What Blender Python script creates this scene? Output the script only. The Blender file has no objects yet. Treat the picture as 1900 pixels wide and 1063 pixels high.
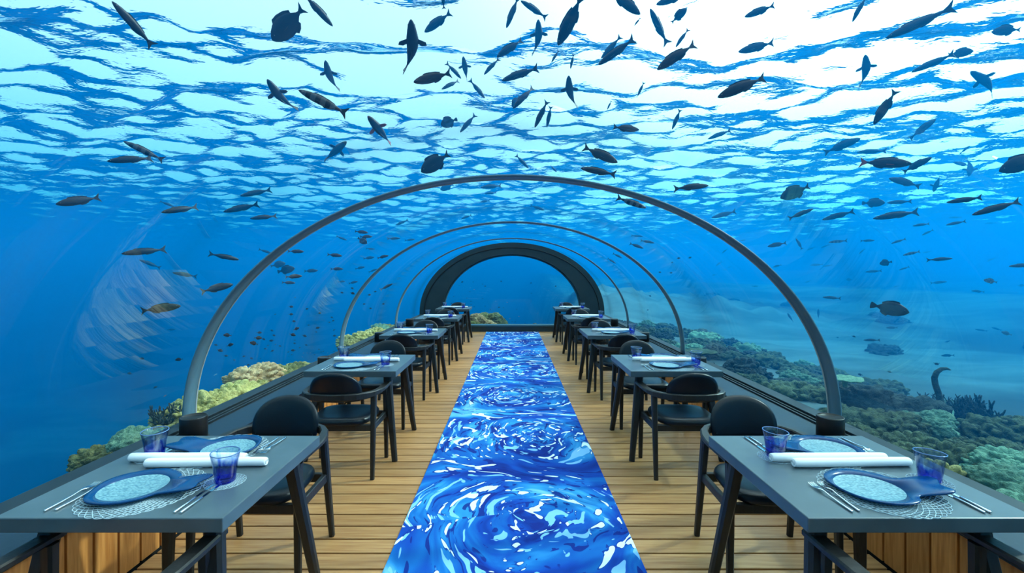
import bpy, bmesh, math, random
import numpy as np
from mathutils import Vector, Matrix

C = bpy.context.scene.collection
SC = bpy.context.scene
PI = math.pi
random.seed(7)

# ------------------------------------------------------------------ camera, sky, sun, exposure
EYE = Vector((0.0, 0.0, 1.568))
FPX, VPX, VPY = 844.0, 950.0, 506.0          # focal length and vanishing point, in pixels of a 1900x1063 frame
cam = bpy.data.cameras.new('camera')
cam.sensor_width = 36.0
cam.lens = FPX / 1900.0 * 36.0
cam.shift_x = (950.0 - VPX) / 1900.0
cam.shift_y = -(531.5 - VPY) / 1900.0
cam.clip_start, cam.clip_end = 0.02, 400.0
cam_o = bpy.data.objects.new('camera', cam)
cam_o.location = EYE
cam_o.rotation_euler = (PI / 2, 0, 0)
C.objects.link(cam_o)
SC.camera = cam_o

SUN_DIR = Vector((0.82, 0.30, 0.64)).normalized()      # towards the sun, as it stands above the water
world = bpy.data.worlds.new('sky')
SC.world = world
world.use_nodes = True
wn, wl = world.node_tree.nodes, world.node_tree.links
wn.clear()
w_out = wn.new('ShaderNodeOutputWorld')
w_bg = wn.new('ShaderNodeBackground')
w_tc = wn.new('ShaderNodeTexCoord')
w_dot = wn.new('ShaderNodeVectorMath'); w_dot.operation = 'DOT_PRODUCT'
w_dot.inputs[1].default_value = SUN_DIR
w_ramp = wn.new('ShaderNodeValToRGB')                    # pale hazy sky that brightens around the sun
w_ramp.color_ramp.interpolation = 'EASE'
el = w_ramp.color_ramp.elements
el[0].position, el[0].color = 0.0, (0.55, 0.72, 0.78, 1)
el[1].position, el[1].color = 1.0, (1.0, 1.0, 0.98, 1)
e = el.new(0.62); e.color = (0.70, 0.84, 0.86, 1)
w_map = wn.new('ShaderNodeMapRange')
w_map.inputs['From Min'].default_value = -1.0
w_str = wn.new('ShaderNodeMapRange'); w_str.interpolation_type = 'SMOOTHERSTEP'
w_str.inputs['From Min'].default_value = 0.35
w_str.inputs['From Max'].default_value = 1.0
w_str.inputs['To Min'].default_value = 1.8
w_str.inputs['To Max'].default_value = 4.0
wl.new(w_tc.outputs['Generated'], w_dot.inputs[0])
wl.new(w_dot.outputs['Value'], w_map.inputs['Value'])
wl.new(w_map.outputs['Result'], w_ramp.inputs['Fac'])
wl.new(w_dot.outputs['Value'], w_str.inputs['Value'])
wl.new(w_ramp.outputs['Color'], w_bg.inputs['Color'])
wl.new(w_str.outputs['Result'], w_bg.inputs['Strength'])
wl.new(w_bg.outputs['Background'], w_out.inputs['Surface'])

sun = bpy.data.lights.new('sun', 'SUN')
sun.energy = 3.9
sun.angle = math.radians(2.5)
sun.color = (1.0, 0.97, 0.90)
sun_o = bpy.data.objects.new('sun', sun)
sun_o.rotation_euler = (-SUN_DIR).to_track_quat('-Z', 'Y').to_euler()
sun_o.location = (20, 20, 30)
C.objects.link(sun_o)

SC.view_settings.view_transform = 'Standard'
SC.view_settings.look = 'None'
SC.view_settings.exposure = 0.0
SC.view_settings.gamma = 1.0
SC.view_settings.use_curve_mapping = False
cy = SC.cycles
cy.use_denoising = True
cy.max_bounces, cy.diffuse_bounces, cy.glossy_bounces = 8, 3, 4
cy.transmission_bounces, cy.transparent_max_bounces, cy.volume_bounces = 6, 24, 0
cy.sample_clamp_indirect = 6.0

# ------------------------------------------------------------------ helpers
def tag(o, label=None, cat=None, group=None, kind=None):
    if label: o['label'] = label
    if cat: o['category'] = cat
    if group: o['group'] = group
    if kind: o['kind'] = kind
    return o

def empty(name, loc=(0, 0, 0), rz=0.0):
    o = bpy.data.objects.new(name, None)
    o.empty_display_size = 0.05
    o.location = loc
    o.rotation_euler = (0, 0, rz)
    C.objects.link(o)
    return o

def copy_tree(o, parent=None):
    c = o.copy()
    C.objects.link(c)
    if parent is not None:
        c.parent = parent
    for ch in o.children:
        copy_tree(ch, c)
    return c

def link(name, me, parent=None, loc=None):
    o = bpy.data.objects.new(name, me)
    if parent is not None:
        o.parent = parent
    if loc is not None:
        o.location = loc
    C.objects.link(o)
    return o

class MB:
    """collects vertices and faces, then becomes one mesh object"""
    def __init__(s):
        s.v, s.f, s.mi, s.sm = [], [], [], []
    def add(s, vs, fs, mi=0, smooth=False):
        n = len(s.v)
        s.v += [tuple(p) for p in vs]
        for f in fs:
            s.f.append(tuple(i + n for i in f)); s.mi.append(mi); s.sm.append(smooth)
        return s
    def box(s, x0, x1, y0, y1, z0, z1, b=0.0, mi=0):
        if b <= 0:
            vs = [(x, y, z) for x in (x0, x1) for y in (y0, y1) for z in (z0, z1)]
            return s.add(vs, [(0, 1, 3, 2), (4, 6, 7, 5), (0, 4, 5, 1), (2, 3, 7, 6), (0, 2, 6, 4), (1, 5, 7, 3)], mi)
        bm = bmesh.new()
        bmesh.ops.create_cube(bm, size=1.0)
        for v in bm.verts:
            v.co = Vector((x0 + (v.co.x + .5) * (x1 - x0), y0 + (v.co.y + .5) * (y1 - y0), z0 + (v.co.z + .5) * (z1 - z0)))
        bmesh.ops.bevel(bm, geom=bm.edges[:], offset=b, segments=2, affect='EDGES', profile=0.5)
        bm.verts.index_update()
        s.add([v.co for v in bm.verts], [[v.index for v in f.verts] for f in bm.faces], mi)
        bm.free()
        return s
    def rings(s, rings, cap0=True, cap1=True, mi=0, smooth=True, closed=False):
        """skin successive equal-length closed loops of points"""
        n = len(rings[0]); base = len(s.v)
        for r in rings:
            s.v += [tuple(p) for p in r]
        m = len(rings)
        for i in range(m if closed else m - 1):
            a, b = base + i * n, base + ((i + 1) % m) * n
            for k in range(n):
                k2 = (k + 1) % n
                s.f.append((a + k, a + k2, b + k2, b + k)); s.mi.append(mi); s.sm.append(smooth)
        if not closed:
            if cap0:
                s.f.append(tuple(base + k for k in reversed(range(n)))); s.mi.append(mi); s.sm.append(False)
            if cap1:
                s.f.append(tuple(base + (m - 1) * n + k for k in range(n))); s.mi.append(mi); s.sm.append(False)
        return s
    def beam(s, p0, p1, w0, w1, d0=None, d1=None, side=(1, 0, 0), chamfer=0.25, mi=0):
        """a tapering rounded-square bar from p0 to p1; w along side, d across it"""
        p0, p1 = Vector(p0), Vector(p1)
        ax = (p1 - p0).normalized()
        sx = Vector(side); sx = (sx - ax * sx.dot(ax)).normalized(); sy = ax.cross(sx)
        d0 = w0 if d0 is None else d0; d1 = w1 if d1 is None else d1
        def loop(p, w, d):
            c = chamfer * min(w, d); a, b = w / 2, d / 2
            return [p + sx * u + sy * t for u, t in ((a - c, -b), (a, -b + c), (a, b - c), (a - c, b), (-a + c, b), (-a, b - c), (-a, -b + c), (-a + c, -b))]
        return s.rings([loop(p0, w0, d0), loop(p1, w1, d1)], mi=mi, smooth=False)
    def lathe(s, prof, n=32, mi=0, cap=False, cx=0, cy=0, smooth=True):
        rs = [[(cx + r * math.cos(2 * PI * k / n), cy + r * math.sin(2 * PI * k / n), z) for k in range(n)] for r, z in prof]
        return s.rings(rs, cap0=cap, cap1=cap, mi=mi, smooth=smooth)
    def tube(s, pts, rad, n=8, mi=0, flat=1.0, ref=(0, 0, 1)):
        pts = [Vector(p) for p in pts]
        rs = []
        for i, p in enumerate(pts):
            t = (pts[min(i + 1, len(pts) - 1)] - pts[max(i - 1, 0)]).normalized()
            u = t.cross(Vector(ref))
            if u.length < 1e-3: u = t.cross(Vector((0, 1, 0)))
            u.normalize(); w = t.cross(u)
            r = rad[i] if isinstance(rad, (list, tuple)) else rad
            rs.append([p + u * r * math.cos(2 * PI * k / n) + w * r * flat * math.sin(2 * PI * k / n) for k in range(n)])
        return s.rings(rs, mi=mi)
    def mesh(s, name, mats):
        me = bpy.data.meshes.new(name)
        me.from_pydata(s.v, [], s.f)
        for m in (mats if isinstance(mats, (list, tuple)) else [mats]):
            me.materials.append(m)
        me.polygons.foreach_set('material_index', s.mi)
        me.polygons.foreach_set('use_smooth', s.sm)
        me.update()
        return me
    def build(s, name, mats, parent=None, loc=None):
        return link(name, s.mesh(name, mats), parent, loc)

# ------------------------------------------------------------------ materials
def new_mat(name):
    m = bpy.data.materials.new(name); m.use_nodes = True
    n, l = m.node_tree.nodes, m.node_tree.links
    return m, n, l, n['Principled BSDF'], n['Material Output']

def plain(name, col, rough=0.5, metal=0.0, spec=0.5, noise=None, bump=0.0, bump_scale=60.0, coat=0.0, rand=0.0):
    """principled colour with fine grain; noise = (second colour, scale, stretch xyz)"""
    m, n, l, p, out = new_mat(name)
    p.inputs['Base Color'].default_value = (*col, 1)
    p.inputs['Roughness'].default_value = rough
    p.inputs['Metallic'].default_value = metal
    p.inputs['Specular IOR Level'].default_value = spec
    p.inputs['Coat Weight'].default_value = coat
    tc = n.new('ShaderNodeTexCoord')
    oi = n.new('ShaderNodeObjectInfo')
    off = n.new('ShaderNodeVectorMath'); off.operation = 'MULTIPLY_ADD'
    off.inputs[1].default_value = (1, 1, 1)
    sc = n.new('ShaderNodeVectorMath'); sc.operation = 'SCALE'; sc.inputs[0].default_value = (17.0, 31.0, 11.0)
    l.new(oi.outputs['Random'], sc.inputs['Scale'])
    l.new(tc.outputs['Object'], off.inputs[0]); l.new(sc.outputs[0], off.inputs[2])
    colour = None
    if noise:
        c2, scale, stretch = noise
        mp = n.new('ShaderNodeMapping'); mp.inputs['Scale'].default_value = stretch
        nt = n.new('ShaderNodeTexNoise'); nt.inputs['Scale'].default_value = scale; nt.inputs['Detail'].default_value = 6
        mx = n.new('ShaderNodeMix'); mx.data_type = 'RGBA'
        mx.inputs['A'].default_value = (*col, 1); mx.inputs['B'].default_value = (*c2, 1)
        cr = n.new('ShaderNodeMapRange'); cr.inputs['From Min'].default_value = 0.33; cr.inputs['From Max'].default_value = 0.67
        l.new(off.outputs[0], mp.inputs['Vector']); l.new(mp.outputs[0], nt.inputs['Vector'])
        l.new(nt.outputs['Fac'], cr.inputs['Value']); l.new(cr.outputs[0], mx.inputs['Factor'])
        l.new(mx.outputs['Result'], p.inputs['Base Color'])
        colour = mx.outputs['Result']
        if bump:
            bp = n.new('ShaderNodeBump'); bp.inputs['Strength'].default_value = bump; bp.inputs['Distance'].default_value = 0.004
            l.new(nt.outputs['Fac'], bp.inputs['Height']); l.new(bp.outputs[0], p.inputs['Normal'])
    elif bump:
        nt = n.new('ShaderNodeTexNoise'); nt.inputs['Scale'].default_value = bump_scale; nt.inputs['Detail'].default_value = 4
        bp = n.new('ShaderNodeBump'); bp.inputs['Strength'].default_value = bump; bp.inputs['Distance'].default_value = 0.003
        l.new(off.outputs[0], nt.inputs['Vector']); l.new(nt.outputs['Fac'], bp.inputs['Height']); l.new(bp.outputs[0], p.inputs['Normal'])
    if rand and colour is not None:
        hs = n.new('ShaderNodeHueSaturation')
        mr = n.new('ShaderNodeMapRange'); mr.inputs['To Min'].default_value = 1 - rand; mr.inputs['To Max'].default_value = 1 + rand
        l.new(oi.outputs['Random'], mr.inputs['Value']); l.new(mr.outputs[0], hs.inputs['Value'])
        l.new(colour, hs.inputs['Color']); l.new(hs.outputs[0], p.inputs['Base Color'])
    return m

def clear_sheet(name, tint, f0, edge=1.0, rough=0.0, rough2=None):
    """clear pane: straight-through transparency with a Fresnel reflection"""
    m, n, l, p, out = new_mat(name); n.remove(p)
    tr = n.new('ShaderNodeBsdfTransparent'); tr.inputs['Color'].default_value = (*tint, 1)
    gl = n.new('ShaderNodeBsdfGlossy'); gl.inputs['Roughness'].default_value = rough
    lw = n.new('ShaderNodeLayerWeight'); lw.inputs['Blend'].default_value = 0.5
    pw = n.new('ShaderNodeMath'); pw.operation = 'POWER'; pw.inputs[1].default_value = 5.0
    mr = n.new('ShaderNodeMapRange'); mr.inputs['To Min'].default_value = f0; mr.inputs['To Max'].default_value = edge
    mx = n.new('ShaderNodeMixShader')
    l.new(lw.outputs['Facing'], pw.inputs[0]); l.new(pw.outputs[0], mr.inputs['Value'])
    l.new(mr.outputs[0], mx.inputs['Fac']); l.new(tr.outputs[0], mx.inputs[1]); l.new(gl.outputs[0], mx.inputs[2])
    l.new(mx.outputs[0], out.inputs['Surface'])
    return m

M = {}
M['acrylic'] = clear_sheet('acrylic', (0.985, 0.995, 1.0), 0.013, 0.28)
M['acrylic_outer'] = clear_sheet('acrylic_outer', (1, 1, 1), 0.002, 0.02)
M['steel_band'] = plain('steel_band', (0.09, 0.18, 0.235), 0.38, 0.0, bump=0.05)
M['seal'] = plain('seal', (0.42, 0.44, 0.43), 0.5)
M['frame_teal'] = plain('frame_teal', (0.012, 0.028, 0.036), 0.5, noise=((0.02, 0.036, 0.045), 4.0, (1, 1, 1)))
M['frame_rim'] = plain('frame_rim', (0.03, 0.09, 0.12), 0.4)
M['ledge'] = plain('ledge', (0.006, 0.018, 0.036), 0.42, spec=0.3, noise=((0.010, 0.024, 0.044), 30.0, (1, 1, 1)))
M['black_rubber'] = plain('black_rubber', (0.004, 0.005, 0.006), 0.6)
M['gasket'] = plain('gasket', (0.010, 0.018, 0.026), 0.5, spec=0.3)
M['hull'] = plain('hull', (0.006, 0.007, 0.008), 0.9)
M['black_post'] = plain('black_post', (0.006, 0.006, 0.007), 0.45, noise=((0.01, 0.009, 0.009), 20.0, (1, 1, 0.1)))
M['deck_wood'] = plain('deck_wood', (0.33, 0.140, 0.042), 0.45, noise=((0.47, 0.25, 0.095), 3.0, (1.2, 22, 22)), bump=0.15, rand=0.16)
M['wall_wood'] = plain('wall_wood', (0.50, 0.17, 0.030), 0.5, noise=((0.72, 0.30, 0.075), 3.0, (22, 22, 1.5)), bump=0.12, rand=0.18)
M['subfloor'] = plain('subfloor', (0.006, 0.006, 0.006), 0.9)

# the sea: straight-through volume that scatters blue light, and a wavy surface seen from below
def water_volume():
    m, n, l, p, out = new_mat('sea_water'); n.remove(p)
    sc = n.new('ShaderNodeVolumeScatter')
    sc.inputs['Color'].default_value = (0.0, 0.33, 1.0, 1); sc.inputs['Density'].default_value = 0.050
    sc.inputs['Anisotropy'].default_value = 0.3
    ab = n.new('ShaderNodeVolumeAbsorption')
    ab.inputs['Color'].default_value = (0.0, 0.70, 0.99, 1); ab.inputs['Density'].default_value = 0.115
    ad = n.new('ShaderNodeAddShader')
    l.new(sc.outputs[0], ad.inputs[0]); l.new(ab.outputs[0], ad.inputs[1]); l.new(ad.outputs[0], out.inputs['Volume'])
    return m
M['sea_water'] = water_volume()

def water_skin():
    m, n, l, p, out = new_mat('water_skin'); n.remove(p)
    tr = n.new('ShaderNodeBsdfTransparent'); tr.inputs['Color'].default_value = (1, 1, 1, 1)
    gl = n.new('ShaderNodeBsdfGlossy'); gl.inputs['Roughness'].default_value = 0.02; gl.inputs['Color'].default_value = (0.8, 0.88, 0.95, 1)
    tc = n.new('ShaderNodeTexCoord')
    nt = n.new('ShaderNodeTexNoise'); nt.inputs['Scale'].default_value = 4.5; nt.inputs['Detail'].default_value = 3; nt.inputs['Roughness'].default_value = 0.55
    bp = n.new('ShaderNodeBump'); bp.inputs['Strength'].default_value = 1.0; bp.inputs['Distance'].default_value = 0.035
    mp = n.new('ShaderNodeMapping'); mp.inputs['Scale'].default_value = (0.55, 1.0, 1.0)
    l.new(tc.outputs['Object'], mp.inputs['Vector']); l.new(mp.outputs[0], nt.inputs['Vector']); l.new(nt.outputs['Fac'], bp.inputs['Height'])
    lw = n.new('ShaderNodeLayerWeight'); lw.inputs['Blend'].default_value = 0.5
    l.new(bp.outputs[0], lw.inputs['Normal']); l.new(bp.outputs[0], gl.inputs['Normal'])
    mr = n.new('ShaderNodeMapRange'); mr.interpolation_type = 'SMOOTHSTEP'
    mr.inputs['From Min'].default_value = 0.600; mr.inputs['From Max'].default_value = 0.650
    mr.inputs['To Min'].default_value = 0.02; mr.inputs['To Max'].default_value = 1.0
    mx = n.new('ShaderNodeMixShader')
    l.new(lw.outputs['Facing'], mr.inputs['Value']); l.new(mr.outputs[0], mx.inputs['Fac'])
    l.new(tr.outputs[0], mx.inputs[1]); l.new(gl.outputs[0], mx.inputs[2]); l.new(mx.outputs[0], out.inputs['Surface'])
    return m
M['water_skin'] = water_skin()

# ------------------------------------------------------------------ sea
SEA_Z = 4.7
TA, TB, TZ = 2.36, 1.76, 0.513        # vault ellipse: half width, rise, spring height
Y0, Y1 = -2.6, 12.1                    # the tunnel's length
def vault(a, b, z_base, n=40):
    """points of the vault's section from the right foot over the top to the left foot"""
    pts = [(a, z_base)] if z_base < TZ else []
    for k in range(n + 1):
        t = PI * k / n
        pts.append((a * math.cos(t), TZ + b * math.sin(t)))
    if z_base < TZ: pts.append((-a, z_base))
    return pts

def build_water():
    mb = MB()
    X, ya, yb, zb, zt = 110.0, -35.0, 130.0, -16.0, SEA_Z + 0.6
    mb.box(-X, X, ya, yb, zb, zt)
    sec = vault(TA + 0.11, TB + 0.11, -0.3)           # the dry tunnel is a hollow in the water
    a = [(x, Y0 - 0.12, z) for x, z in sec]; b = [(x, Y1 + 0.42, z) for x, z in sec]
    n = len(sec)
    fs = [(k, (k + 1) % n, n + (k + 1) % n, n + k) for k in range(n)] + [tuple(reversed(range(n))), tuple(n + k for k in range(n))]
    mb.add(a + b, fs)
    me = mb.mesh('sea_water', M['sea_water'])
    bm = bmesh.new(); bm.from_mesh(me)
    bm.normal_update()
    for f in bm.faces:
        c = f.calc_center_median()
        if abs(c.x) < 3 and -4 < c.y < 14 and -1 < c.z < 3:
            inward = Vector((-c.x, 0, 0.8 - c.z)) if Y0 - 0.1 < c.y < Y1 + 0.4 else Vector((0, 5 - c.y, 0))
            if f.normal.dot(inward) < 0: f.normal_flip()
        else:
            if f.normal.dot(c - Vector((0, 45, -5))) < 0: f.normal_flip()
    bm.to_mesh(me); bm.free()
    tag(link('sea_water', me), kind='structure')

    xs = np.linspace(-1, 1, 560); xs = (xs * 0.22 + xs ** 3 * 0.78) * 108          # finest over the tunnel
    s0, s1 = np.linspace(1, 0, 160, endpoint=False), np.linspace(0, 1, 460)
    ys = np.concatenate([4 - 37 * (s0 * 0.3 + s0 ** 3 * 0.7), 4 + 124 * (s1 * 0.2 + s1 ** 3 * 0.8)])
    nx, ny = len(xs), len(ys)
    gx, gy = np.meshgrid(xs, ys)
    rng = np.random.default_rng(5)
    h = np.zeros_like(gx)
    for k in range(72):
        lam = 0.40 * (6.0 ** rng.random())
        th = math.radians(88) + rng.normal(0, 0.52)
        kx, ky = 2 * PI / lam * math.cos(th), 2 * PI / lam * math.sin(th)
        h += 0.040 * lam / (2 * PI) * np.sin(kx * gx + ky * gy + rng.random() * 6.28) * 1.35
    vs = np.stack([gx.ravel(), gy.ravel(), SEA_Z + h.ravel()], 1)
    idx = np.arange(nx * ny).reshape(ny, nx)
    fs = np.stack([idx[:-1, :-1].ravel(), idx[:-1, 1:].ravel(), idx[1:, 1:].ravel(), idx[1:, :-1].ravel()], 1)
    me = bpy.data.meshes.new('water_surface')
    me.from_pydata(vs.tolist(), [], fs.tolist())
    me.polygons.foreach_set('use_smooth', [True] * len(me.polygons))
    me.materials.append(M['water_skin']); me.update()
    tag(link('water_surface', me), kind='structure')
build_water()

# ------------------------------------------------------------------ the dry tunnel
def build_shell():
    YS = [Y0, 0.3, 3.25, 6.2, 9.15, Y1]
    zb = 0.44
    inn, outp = vault(TA, TB, zb, 48), vault(TA + 0.09, TB + 0.09, zb, 48)
    for i in range(5):
        ya, yb = YS[i] + 0.002, YS[i + 1] - 0.002
        mb = MB(); n = len(inn)
        vs = [(x, ya, z) for x, z in inn] + [(x, yb, z) for x, z in inn] + [(x, ya, z) for x, z in outp] + [(x, yb, z) for x, z in outp]
        mb.v = vs
        for k in range(n - 1):
            mb.f.append((k, k + 1, n + k + 1, n + k)); mb.mi.append(0); mb.sm.append(True)
            mb.f.append((2 * n + k, 3 * n + k, 3 * n + k + 1, 2 * n + k + 1)); mb.mi.append(1); mb.sm.append(True)
            mb.f.append((k, 2 * n + k, 2 * n + k + 1, k + 1)); mb.mi.append(1); mb.sm.append(False)
            mb.f.append((n + k, n + k + 1, 3 * n + k + 1, 3 * n + k)); mb.mi.append(1); mb.sm.append(False)
        o = mb.build('window_%d' % (i + 1), [M['acrylic'], M['acrylic_outer']])
        tag(o, kind='structure')
    # hoops over the joints
    for i, y in enumerate(YS[1:5]):
        mb = MB()
        a0, b0 = TA - 0.014, TB - 0.014
        s0, s1 = vault(a0, b0, 0.455, 64), vault(TA - 0.001, TB - 0.001, 0.455, 64)
        w = 0.125
        rs = [[(p[0], y, p[1]), (q[0], y, q[1]), (q[0], y + w, q[1]), (p[0], y + w, p[1])] for p, q in zip(s0, s1)]
        mb.rings(rs)
        hoop = tag(mb.build('trim_%d' % (i + 1), M['steel_band']), kind='structure')
        sl = MB()
        s2 = vault(a0 - 0.004, b0 - 0.004, 0.455, 64)
        for ya, yb in ((y + w - 0.006, y + w + 0.004),):
            sl.rings([[(p[0], ya, p[1]), (q[0], ya, q[1]), (q[0], yb, q[1]), (p[0], yb, p[1])] for p, q in zip(s2, s1)])
        sl.build('edge_seal', M['seal'], hoop)
build_shell()

def build_hull():
    fl = tag(MB().box(-2.46, 2.46, Y0, Y1 + 0.30, -0.28, -0.032).build('floor', M['subfloor']), kind='structure')
    pitch = 0.137
    y = -0.6; first = None; k = 0
    while y < Y1 - 0.01:
        w = min(pitch - 0.013, Y1 - y - 0.003)
        if first is None or w < pitch - 0.014:
            first_me = MB().box(-1.992, 1.992, 0, w, -0.032, 0.0, 0.003).mesh('plank', M['deck_wood'])
            me = first_me; first = True
        o = link('plank', me, fl, (0, y, random.uniform(-0.0012, 0.0)))
        y += pitch; k += 1
    tag(MB().box(-1.992, 1.992, Y0 + 0.1, -0.61, -0.032, 0.0).build('deck_end', M['deck_wood'], fl))
    for sgn, side in ((-1, 'left'), (1, 'right')):
        x0, x1 = sorted((sgn * 2.018, sgn * 2.46))
        w = tag(MB().box(x0, x1, Y0, Y1, -0.03, 0.405).build('wall_' + side, M['hull']), kind='structure')
        xb0, xb1 = sorted((sgn * 1.998, sgn * 2.018))
        bme = MB().box(xb0, xb1, 0, 0.124, 0.012, 0.404, 0.002).mesh('board', M['wall_wood'])
        y = 0.4
        while y < Y1 - 0.13:
            link('board', bme, w, (0, y, 0)); y += pitch
        # ledge, sill with two dark grooves, gasket under the acrylic
        led = MB()
        a, b = sorted((sgn * 1.985, sgn * 2.275)); led.box(a, b, Y0, Y1, 0.405, 0.430, 0.003)
        lo = tag(led.build('trim_5' if sgn < 0 else 'trim_6', M['ledge']), kind='structure')
        for u0, u1, z in ((2.285, 2.303, 0.442), (2.313, 2.331, 0.448)):
            a, b = sorted((sgn * u0, sgn * u1)); MB().box(a, b, Y0, Y1, 0.405, z, 0.002).build('sill_rail', M['gasket'], lo)
        a, b = sorted((sgn * 2.275, sgn * 2.345)); MB().box(a, b, Y0, Y1, 0.405, 0.428).build('groove', M['black_rubber'], lo)
        a, b = sorted((sgn * 2.341, sgn * 2.46)); MB().box(a, b, Y0, Y1, 0.405, 0.462, 0.003).build('gasket', M['gasket'], lo)
    # far end: arch frame, low wall, pane
    a_o, b_o, a_i, b_i = TA + 0.1, TB + 0.1, 1.86, 1.545
    n = 48
    so, si = vault(a_o, b_o, 0.0, n), vault(a_i, b_i, 0.0, n)
    mb = MB()
    mb.rings([[(p[0], Y1, p[1]), (q[0], Y1, q[1]), (q[0], Y1 + 0.3, q[1]), (p[0], Y1 + 0.3, p[1])] for p, q in zip(so, si)])
    for f in range(len(mb.sm)): mb.sm[f] = False
    wf = tag(mb.build('wall_far', M['frame_teal']), kind='structure')
    MB().box(-a_i, a_i, Y1 + 0.01, Y1 + 0.3, -0.03, 0.135).build('low_wall', M['frame_teal'], wf)
    MB().box(-a_i, a_i, Y1 - 0.005, Y1 + 0.28, 0.135, 0.175, 0.004).build('sill', M['frame_rim'], wf)
    sr = vault(a_i - 0.035, b_i - 0.035, 0.175, n)
    sq = vault(a_i, b_i, 0.175, n)
    mb = MB()
    mb.rings([[(p[0], Y1 + 0.10, p[1]), (q[0], Y1 + 0.10, q[1]), (q[0], Y1 + 0.26, q[1]), (p[0], Y1 + 0.26, p[1])] for p, q in zip(sq, sr)])
    mb.build('rim', M['frame_rim'], wf)
    # the groove line in the frame face
    s1, s2 = vault(TA - 0.02, TB - 0.02, 0.44, n), vault(TA - 0.045, TB - 0.045, 0.44, n)
    mb = MB(); mb.rings([[(p[0], Y1 - 0.012, p[1]), (q[0], Y1 - 0.012, q[1]), (q[0], Y1, q[1]), (p[0], Y1, p[1])] for p, q in zip(s1, s2)])
    mb.build('edge_strip', M['black_rubber'], wf)
    s3 = vault(a_i - 0.002, b_i - 0.002, 0.15, n)
    mb = MB()
    vs = [(x, Y1 + 0.265, z) for x, z in s3] + [(x, Y1 + 0.295, z) for x, z in s3]; m = len(s3)
    mb.add(vs, [tuple(range(m))], 0); mb.f.append(tuple(reversed(range(m, 2 * m)))); mb.mi.append(1); mb.sm.append(False)
    for k in range(m):
        mb.f.append((k, m + k, m + (k + 1) % m, (k + 1) % m)); mb.mi.append(1); mb.sm.append(False)
    M['acrylic_far'] = clear_sheet('acrylic_far', (0.74, 0.80, 0.82), 0.02, 0.3)
    tag(mb.build('window_6', [M['acrylic_far'], M['acrylic_outer']]), kind='structure')
    # behind the viewer: the closed near end
    s4 = vault(a_o, b_o, -0.28, n); m = len(s4)
    mb = MB(); mb.add([(x, Y0 - 0.1, z) for x, z in s4] + [(x, Y0, z) for x, z in s4], [tuple(range(m)), tuple(reversed(range(m, 2 * m)))] + [(k, (k + 1) % m, m + (k + 1) % m, m + k) for k in range(m)])
    tag(mb.build('wall_near', M['frame_teal']), kind='structure')
build_hull()

# ------------------------------------------------------------------ seabed
M['sand'] = plain('sand', (0.14, 0.24, 0.27), 0.9, noise=((0.06, 0.11, 0.12), 0.5, (0.5, 2.2, 1)), bump=0.6)
def add_reef_patches(m):
    # broad dark patches of low growth on the sand
    n, l = m.node_tree.nodes, m.node_tree.links
    p = n['Principled BSDF']; src = p.inputs['Base Color'].links[0].from_socket
    tc = n.new('ShaderNodeTexCoord'); nt = n.new('ShaderNodeTexNoise'); nt.inputs['Scale'].default_value = 0.11; nt.inputs['Detail'].default_value = 5
    l.new(tc.outputs['Object'], nt.inputs['Vector'])
    mr = n.new('ShaderNodeMapRange'); mr.inputs['From Min'].default_value = 0.47; mr.inputs['From Max'].default_value = 0.56
    mx = n.new('ShaderNodeMix'); mx.data_type = 'RGBA'; mx.inputs['B'].default_value = (0.018, 0.032, 0.035, 1)
    l.new(nt.outputs['Fac'], mr.inputs['Value']); l.new(mr.outputs[0], mx.inputs['Factor']); l.new(src, mx.inputs['A']); l.new(mx.outputs['Result'], p.inputs['Base Color'])
add_reef_patches(M['sand'])
def smooth(a, b, x):
    t = np.clip((x - a) / (b - a), 0, 1); return t * t * (3 - 2 * t)
_rng = np.random.default_rng(11)
_W = [(0.5 * 9 ** _rng.random(), _rng.random() * 6.28, _rng.random() * 6.28) for _ in range(22)]
def ground_noise(x, y):
    h = 0
    for lam, th, ph in _W:
        h = h + 0.028 * lam * np.sin(2 * PI / lam * (x * math.cos(th) + y * math.sin(th)) + ph)
    return h
def ground_z(x, y):
    x = np.asarray(x, float); y = np.asarray(y, float)
    right = -0.42 - 0.035 * (x - 3) + 0.16 * ground_noise(x, y) + 0.35 * smooth(1.5, 4, x) * smooth(6.8, 4.0, x)
    right = right + 1.6 * smooth(22, 40, x + 0.6 * y) + 2.2 * smooth(40, 90, x + 0.4 * y)
    left = -0.25 + 0.10 * ground_noise(x, y) - 15.0 * smooth(-3.1, -6.5, x)
    z = np.where(x > 0, right, left)
    t = smooth(-2.6, 2.6, x); z = right * t + left * (1 - t)
    far = smooth(12.8, 16, y)                                   # past the far end the left-hand slope cuts across
    drop = -0.25 - 9.0 * smooth(13.5, 26, y - 1.5 * x) + 0.2 * ground_noise(x, y)
    z = np.where(x < 4, z * (1 - far) + far * (drop * (1 - smooth(0, 4, x)) + z * smooth(0, 4, x)), z)
    bank = smooth(15, 19, y) * smooth(34, 24, y) * smooth(-0.5, 5.5, x) * smooth(18, 8, x)
    z = z + bank * (0.95 + 0.7 * ground_noise(x * 2.1, y * 2.1))
    inside = smooth(3.0, 2.55, np.abs(x)) * smooth(13.4, 12.6, y) * smooth(-4.5, -3.2, y)
    z = z * (1 - inside) + np.minimum(z, -0.42) * inside
    return z
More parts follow.
